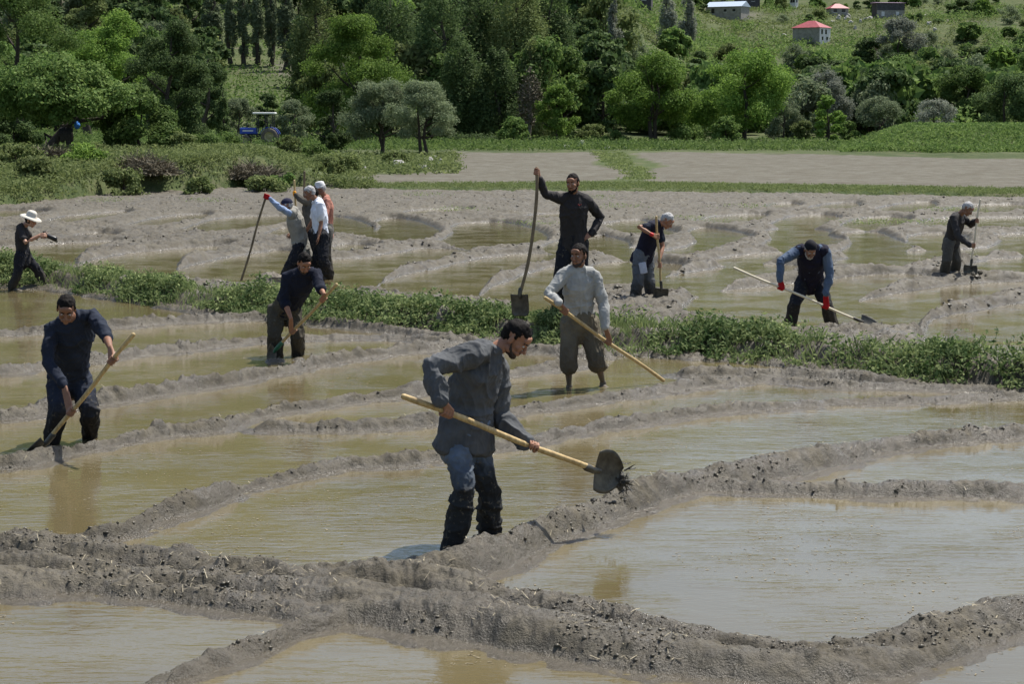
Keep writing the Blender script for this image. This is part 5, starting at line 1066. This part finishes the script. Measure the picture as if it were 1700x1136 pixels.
# ================================================================== tractor, jacket, houses
M_BLUE = m_simple('tractor_blue', (.030, .075, .42), .4, .2, 6); M_TYRE = m_simple('muddy_tyre', (.14, .12, .095), .85, .4, 6, .02); M_RIM = m_simple('yellow_rim', (.36, .32, .17), .6, .3, 6); M_WHT = m_simple('white_panel', (.80, .80, .77), .5, .08, 3)
M_DARK = m_simple('dark_metal', (.02, .02, .022), .5, .3, 8)
def wheel(root, c, R, w, lugs=True):
    m_ = MB(); n = 40; prof = [(R*.56, -w/2), (R*.80, -w/2*1.05), (R*.97, -w*.42), (R, -w*.2), (R, w*.2), (R*.97, w*.42), (R*.80, w/2*1.05), (R*.56, w/2)]; V = []; F = []
    for j, (r, y) in enumerate(prof):
        for i in range(n):
            th = 2*PI*i/n; k = 1+(.035 if lugs and i % 2 and 2 <= j <= 5 else 0); V.append(c+np.array((r*k*math.cos(th), y, r*k*math.sin(th))))
    for j in range(7):
        for i in range(n): i2 = (i+1) % n; F.append((j*n+i, (j+1)*n+i, (j+1)*n+i2, j*n+i2))
    wh = empty('wheel', c); wh.parent = root; wh.location = c; m_.add(V, F); m_.build('tyre', M_TYRE, wh, origin=c)
    m_ = MB(); V = []; F = []; prof = [(R*.57, -w*.46), (R*.52, -w*.30), (R*.30, -w*.18), (R*.16, -w*.34), (.001, -w*.34), (.001, w*.34), (R*.30, w*.18), (R*.57, w*.46)]
    for j, (r, y) in enumerate(prof):
        for i in range(n): th = 2*PI*i/n; V.append(c+np.array((r*math.cos(th), y, r*math.sin(th))))
    for j in range(7):
        for i in range(n): i2 = (i+1) % n; F.append((j*n+i, (j+1)*n+i, (j+1)*n+i2, j*n+i2))
    m_.add(V, F); m_.build('rim', M_RIM, wh, origin=c)
tx, td, _ = hit(432, 242, 120, 300); td = 178.; tx = (430-850)/FPX*td; zt = tz(tx, td); tr = empty('tractor', (tx, td, zt)); tag(tr, 'blue tractor with a white canopy parked among bushes behind the field', 'tractor')
for x, y, R, w_ in ((1.12, -.72, .74, .42), (1.12, .72, .74, .42), (-1.05, -.62, .44, .28), (-1.05, .62, .44, .28)): wheel(tr, np.array((x, y, R)), R, w_)
def part(name, mat, boxes, bev=.03, par=None):
    m_ = MB()
    for lo, hi in boxes: box(m_, np.array(lo), np.array(hi))
    o = m_.build(name, mat, par or tr, smooth=False)
    if bev: b_ = o.modifiers.new('b', 'BEVEL'); b_.width = bev; b_.segments = 2
    return o
part('hood', M_BLUE, [((-1.55, -.33, .95), (-.02, .33, 1.52))], .08); part('hood_stripe', M_WHT, [((-1.30, -.345, 1.20), (-.35, -.333, 1.30)), ((-1.30, .333, 1.20), (-.35, .345, 1.30))], 0)
part('engine', M_DARK, [((-1.45, -.25, .55), (.3, .25, .95))], .04); part('chassis', M_DARK, [((.0, -.35, .5), (1.5, .35, 1.0))], .05); part('grille', M_DARK, [((-1.60, -.28, 1.0), (-1.56, .28, 1.46))], .0); part('seat', M_DARK, [((.75, -.25, 1.25), (1.2, .25, 1.4)), ((1.12, -.25, 1.4), (1.25, .25, 1.85))], .05)
part('canopy', M_WHT, [((-.35, -.78, 2.72), (1.65, .78, 2.88))], .07)
for x in (.02, .80, 1.42):
    for y in (-.62, .62): part('canopy_post', M_DARK, [((x-.04, y-.04, 1.1), (x+.04, y+.04, 2.715))], .01)
for y in (-.78, .55):
    m_ = MB(); V = []; F = []
    for i in range(14):
        th = math.radians(15+150*i/13)
        for r, yy in ((.86, 0), (.86, .24), (.82, .24), (.82, 0)): V.append((1.12+r*math.cos(th), y+yy, .74+r*math.sin(th)))
    for i in range(13):
        for j in range(4): F.append((i*4+j, i*4+(j+1) % 4, (i+1)*4+(j+1) % 4, (i+1)*4+j))
    m_.add(V, F); m_.build('fender', M_BLUE, tr)
m_ = MB(); loft(m_, [(.35, 0, 1.2), (.55, 0, 1.62)], [.03, .03]); th = [(.55+.17*math.cos(a)*.5, .19*math.sin(a), 1.65+.17*math.cos(a)*.5) for a in np.linspace(0, 2*PI, 14)]; loft(m_, th, [.02]*14, n=6); m_.build('steering_wheel', M_DARK, tr)
m_ = MB(); loft(m_, [(-.9, -.2, 1.5), (-.9, -.2, 2.0)], [.035, .03]); m_.build('exhaust', M_DARK, tr)
# leaning trunk of the left tree, the jacket and bag on it
for o in list(COL.objects):
    if o.name == 'walnut_tree': wt_ = o
dw = wt_.location[1]; m_ = MB(); q = [P(82, 252, dw-.3), P(92, 232, dw-.3), P(106, 214, dw-.3), P(118, 203, dw-.2), P(128, 190, dw), P(134, 165, dw)]; loft(m_, q, [.30, .22, .17, .13, .10, .05], n=10)
for a_, b_, c_ in ((q[3], P(142, 188, dw), P(158, 168, dw)), (q[2], P(100, 200, dw), P(88, 170, dw)), (q[1], P(74, 222, dw-.2), P(78, 238, dw-.2)), (q[4], P(118, 170, dw), P(104, 140, dw)), (q[3], P(170, 195, dw+.3), P(196, 168, dw+.3))): loft(m_, [a_, b_, c_], [.11, .08, .03], n=8)
m_.build('trunk', M_BARK, wt_, origin=np.array(wt_.location))
def cloth_hang(name, lab, pts, y, mat, cat, dep=.16):
    """a hanging thing: outline in photo pixels, real thickness, folded"""
    m_ = MB(); w = [P(px, py, y) for px, py in pts]; c = np.mean(w, 0); n = len(w)
    V = [p+np.array((0, s*dep/2*(.75), 0)) for s in (-1, 1) for p in w]+[c+np.array((0, -dep, 0)), c+np.array((0, dep, 0))]; F = [(i, (i+1) % n, n+(i+1) % n, n+i) for i in range(n)]+[(2*n, (i+1) % n, i) for i in range(n)]+[(2*n+1, n+i, n+(i+1) % n) for i in range(n)]
    m_.add(V, F); V, F, N = remesh(m_, .03, 2); V = folds(V, N, .05, 5, 5, 2); o = mesh_np(name, V-c, F, mat); o.location = c; tag(o, lab, cat); return o
cloth_hang('jacket', 'black jacket hanging from the leaning trunk of the left tree', [(98, 214), (108, 210), (119, 213), (122, 234), (118, 235), (116, 243), (112, 243), (108, 228), (106, 236), (101, 235)], dw-.75, BLKT, 'jacket')
BAGB = m_cloth('blue_bag', (.06, .22, .62)); cloth_hang('bag', 'blue and red bag hung on a branch beside the black jacket', [(124, 205), (128, 202), (132, 206), (131, 213), (126, 214), (123, 210)], dw-.5, BAGB, 'bag', .12)
# --- houses
M_TIN = m_simple('blue_grey_tin', (.42, .50, .60), .5, .1, 2); M_REDR = m_simple('red_tin_roof', (.30, .050, .060), .55, .25, 1.2); M_MAUVE = m_simple('mauve_tin_roof', (.26, .17, .24), .6, .2, 1); M_WALLG = m_simple('grey_block_and_shaded_wall', (.30, .28, .25), .9, .25, 1.5); M_WALLD = m_simple('dark_board_wall', (.075, .07, .075), .85, .35, 2); M_WALLW = m_simple('white_plaster_and_lit_wall', (.68, .67, .66), .85, .12, 1.5); M_BRICK = m_simple('brick_wall', (.34, .23, .18), .9, .25, 3); M_WIN = m_simple('window_dark', (.02, .022, .026), .15, .1, 3)  # wall grey and white also carry painted shade and sunlight on one house
def house(lab, px, by, wpx, hpx, rotz, ratio, roof, rm, walls, wins, rh=.35, over=.35, floorband=None, doors=()):
    x, d, z = hit(px, by, 230, 1500); s = FPX/d; W_ = wpx/s; H_ = hpx/s; D_ = W_*ratio; r = empty('house', (x, d, z)); r.rotation_euler = (0, 0, rotz); tag(r, lab, 'house')
    k = abs(math.cos(rotz))+ratio*abs(math.sin(rotz)); W_ /= k; D_ /= k; wh = H_*(1-rh); x0, x1, y0, y1 = -W_/2, W_/2, -D_/2, D_/2
    for nm, lo, hi, m in (('wall', (x0, y0, -1.5), (x1, y0+.25, wh), walls[0]), ('wall', (x1-.25, y0+.252, -1.5), (x1, y1, wh), walls[1]), ('wall', (x0, y0+.252, -1.5), (x0+.25, y1, wh), walls[2]), ('wall', (x0+.252, y1-.25, -1.5), (x1-.252, y1, wh), walls[0])):
        m_ = MB(); box(m_, np.array(lo), np.array(hi)); m_.build(nm, m, r, smooth=False)
    a = over; V = [(x0-a, y0-a, wh+.01), (x1+a, y0-a, wh+.01), (x1+a, y1+a, wh+.01), (x0-a, y1+a, wh+.01)]; zt_ = wh+H_*rh
    if roof == 'hip': V += [(x0+W_*.38, (y0+y1)/2, zt_), (x1-W_*.38, (y0+y1)/2, zt_)]; F = [(0, 1, 5, 4), (2, 3, 4, 5), (1, 2, 5), (3, 0, 4), (3, 2, 1, 0)]
    elif roof == 'mono': V += [(x0-a, y0-a, wh+.15), (x1+a, y0-a, wh+.15), (x1+a, y1+a, zt_), (x0-a, y1+a, zt_)]; F = [(0, 1, 5, 4), (1, 2, 6, 5), (2, 3, 7, 6), (3, 0, 4, 7), (4, 5, 6, 7), (3, 2, 1, 0)]
    else: V += [(x0-a, (y0+y1)/2, zt_), (x1+a, (y0+y1)/2, zt_)]; F = [(0, 1, 5, 4), (2, 3, 4, 5), (1, 2, 5), (3, 0, 4), (3, 2, 1, 0)]
    m_ = MB(); m_.add(V, F); rf = m_.build('roof', rm, r, smooth=False)
    for side, u, v, ww, hh, m in wins:
        m_ = MB(); f_ = MB()
        if side == 0: cx = x0+u*W_; box(m_, np.array((cx-ww/2, y0-.03, v*wh)), np.array((cx+ww/2, y0+.02, v*wh+hh))); box(f_, np.array((cx-ww/2-.12, y0-.07, v*wh-.14)), np.array((cx+ww/2+.12, y0-.003, v*wh-.01)))
        else: cy = y0+u*D_; box(m_, np.array((x1-.02, cy-ww/2, v*wh)), np.array((x1+.03, cy+ww/2, v*wh+hh))); box(f_, np.array((x1+.003, cy-ww/2-.12, v*wh-.14)), np.array((x1+.07, cy+ww/2+.12, v*wh-.01)))
        w_o = m_.build('window', m, r, smooth=False); f_.build('sill', M_WALLW, w_o, smooth=False)
    if floorband: m_ = MB(); box(m_, np.array((x0-.05, y0-.06, wh*.44)), np.array((x1+.05, y0-.004, wh*.50))); m_.build('floor_band', floorband, r, smooth=False); m_ = MB(); box(m_, np.array((x0-.02, y0-.04, wh*.505)), np.array((x1+.02, y0-.005, wh*.99))); m_.build('upper_cladding', M_WALLD, r, smooth=False)
    return r
R_ = math.radians
house('long shed with a blue grey tin roof at the top of the slope', 1208, 29, 72, 26, R_(-28), .62, 'gable', M_TIN, (M_WALLG, M_WALLG, M_WALLD), [(0, .2, .35, 1., 1.6, M_WIN), (0, .55, .5, .9, .8, M_WIN), (0, .8, .5, .9, .8, M_WIN)], .35)
house('house with a red hipped roof, lit side wall coloured white, shaded walls grey', 1347, 70, 62, 35, R_(-38), .75, 'hip', M_REDR, (M_WALLG, M_WALLW, M_WALLG), [(1, .25, .55, .9, 1.2, M_WIN), (1, .6, .55, .9, 1.2, M_WIN), (1, .3, .12, .8, .9, M_WIN), (1, .7, .12, .8, .9, M_WIN)], .34)  # sun and shade put into the wall colours: lit side white, others grey
house('small grey house with a red hipped roof at the top edge', 1390, 25, 34, 19, R_(12), .7, 'hip', M_REDR, (M_WALLG, M_WALLW, M_WALLG), [(0, .25, .4, 1.2, 1.0, M_WIN), (0, .72, .4, 1.2, 1.0, M_WIN)], .42)
house('two storey house with dark boards above and a mauve roof', 1474, 29, 50, 26, R_(8), .6, 'mono', M_MAUVE, (M_WALLG, M_WALLD, M_WALLD), [(0, .22, .12, 1., 1.3, M_WALLW), (0, .75, .12, 1., 1.3, M_WALLW)], .12, floorband=M_WALLG)
house('narrow brick outbuilding with a red roof beside the silvery tree', 1450, 100, 24, 30, R_(-20), .8, 'gable', M_REDR, (M_BRICK, M_BRICK, M_BRICK), [(0, .5, .5, .9, 1.1, M_WIN)], .25)
house('white walled house cut by the top edge of the photo', 1318, 12, 14, 30, R_(-40), .8, 'gable', M_TIN, (M_WALLW, M_WALLW, M_WALLG), [(0, .3, .35, .8, 1.1, M_WIN), (0, .7, .35, .8, 1.1, M_WIN), (1, .5, .35, .8, 1.1, M_WIN)], .25)
house('building with a pale roof edge just behind the blue roofed shed', 1240, 14, 40, 28, R_(5), .6, 'mono', M_WALLG, (M_WALLD, M_WALLG, M_WALLD), [(0, .3, .5, 1., 1., M_WIN), (0, .7, .5, 1., 1., M_WIN)], .15)
house('grey roofed building behind the solitary poplar at the top edge', 1062, 7, 44, 22, R_(-10), .6, 'gable', M_TIN, (M_WALLD, M_WALLD, M_WALLD), [(0, .3, .4, 1., 1., M_WIN), (0, .7, .4, 1., 1., M_WIN)], .3)
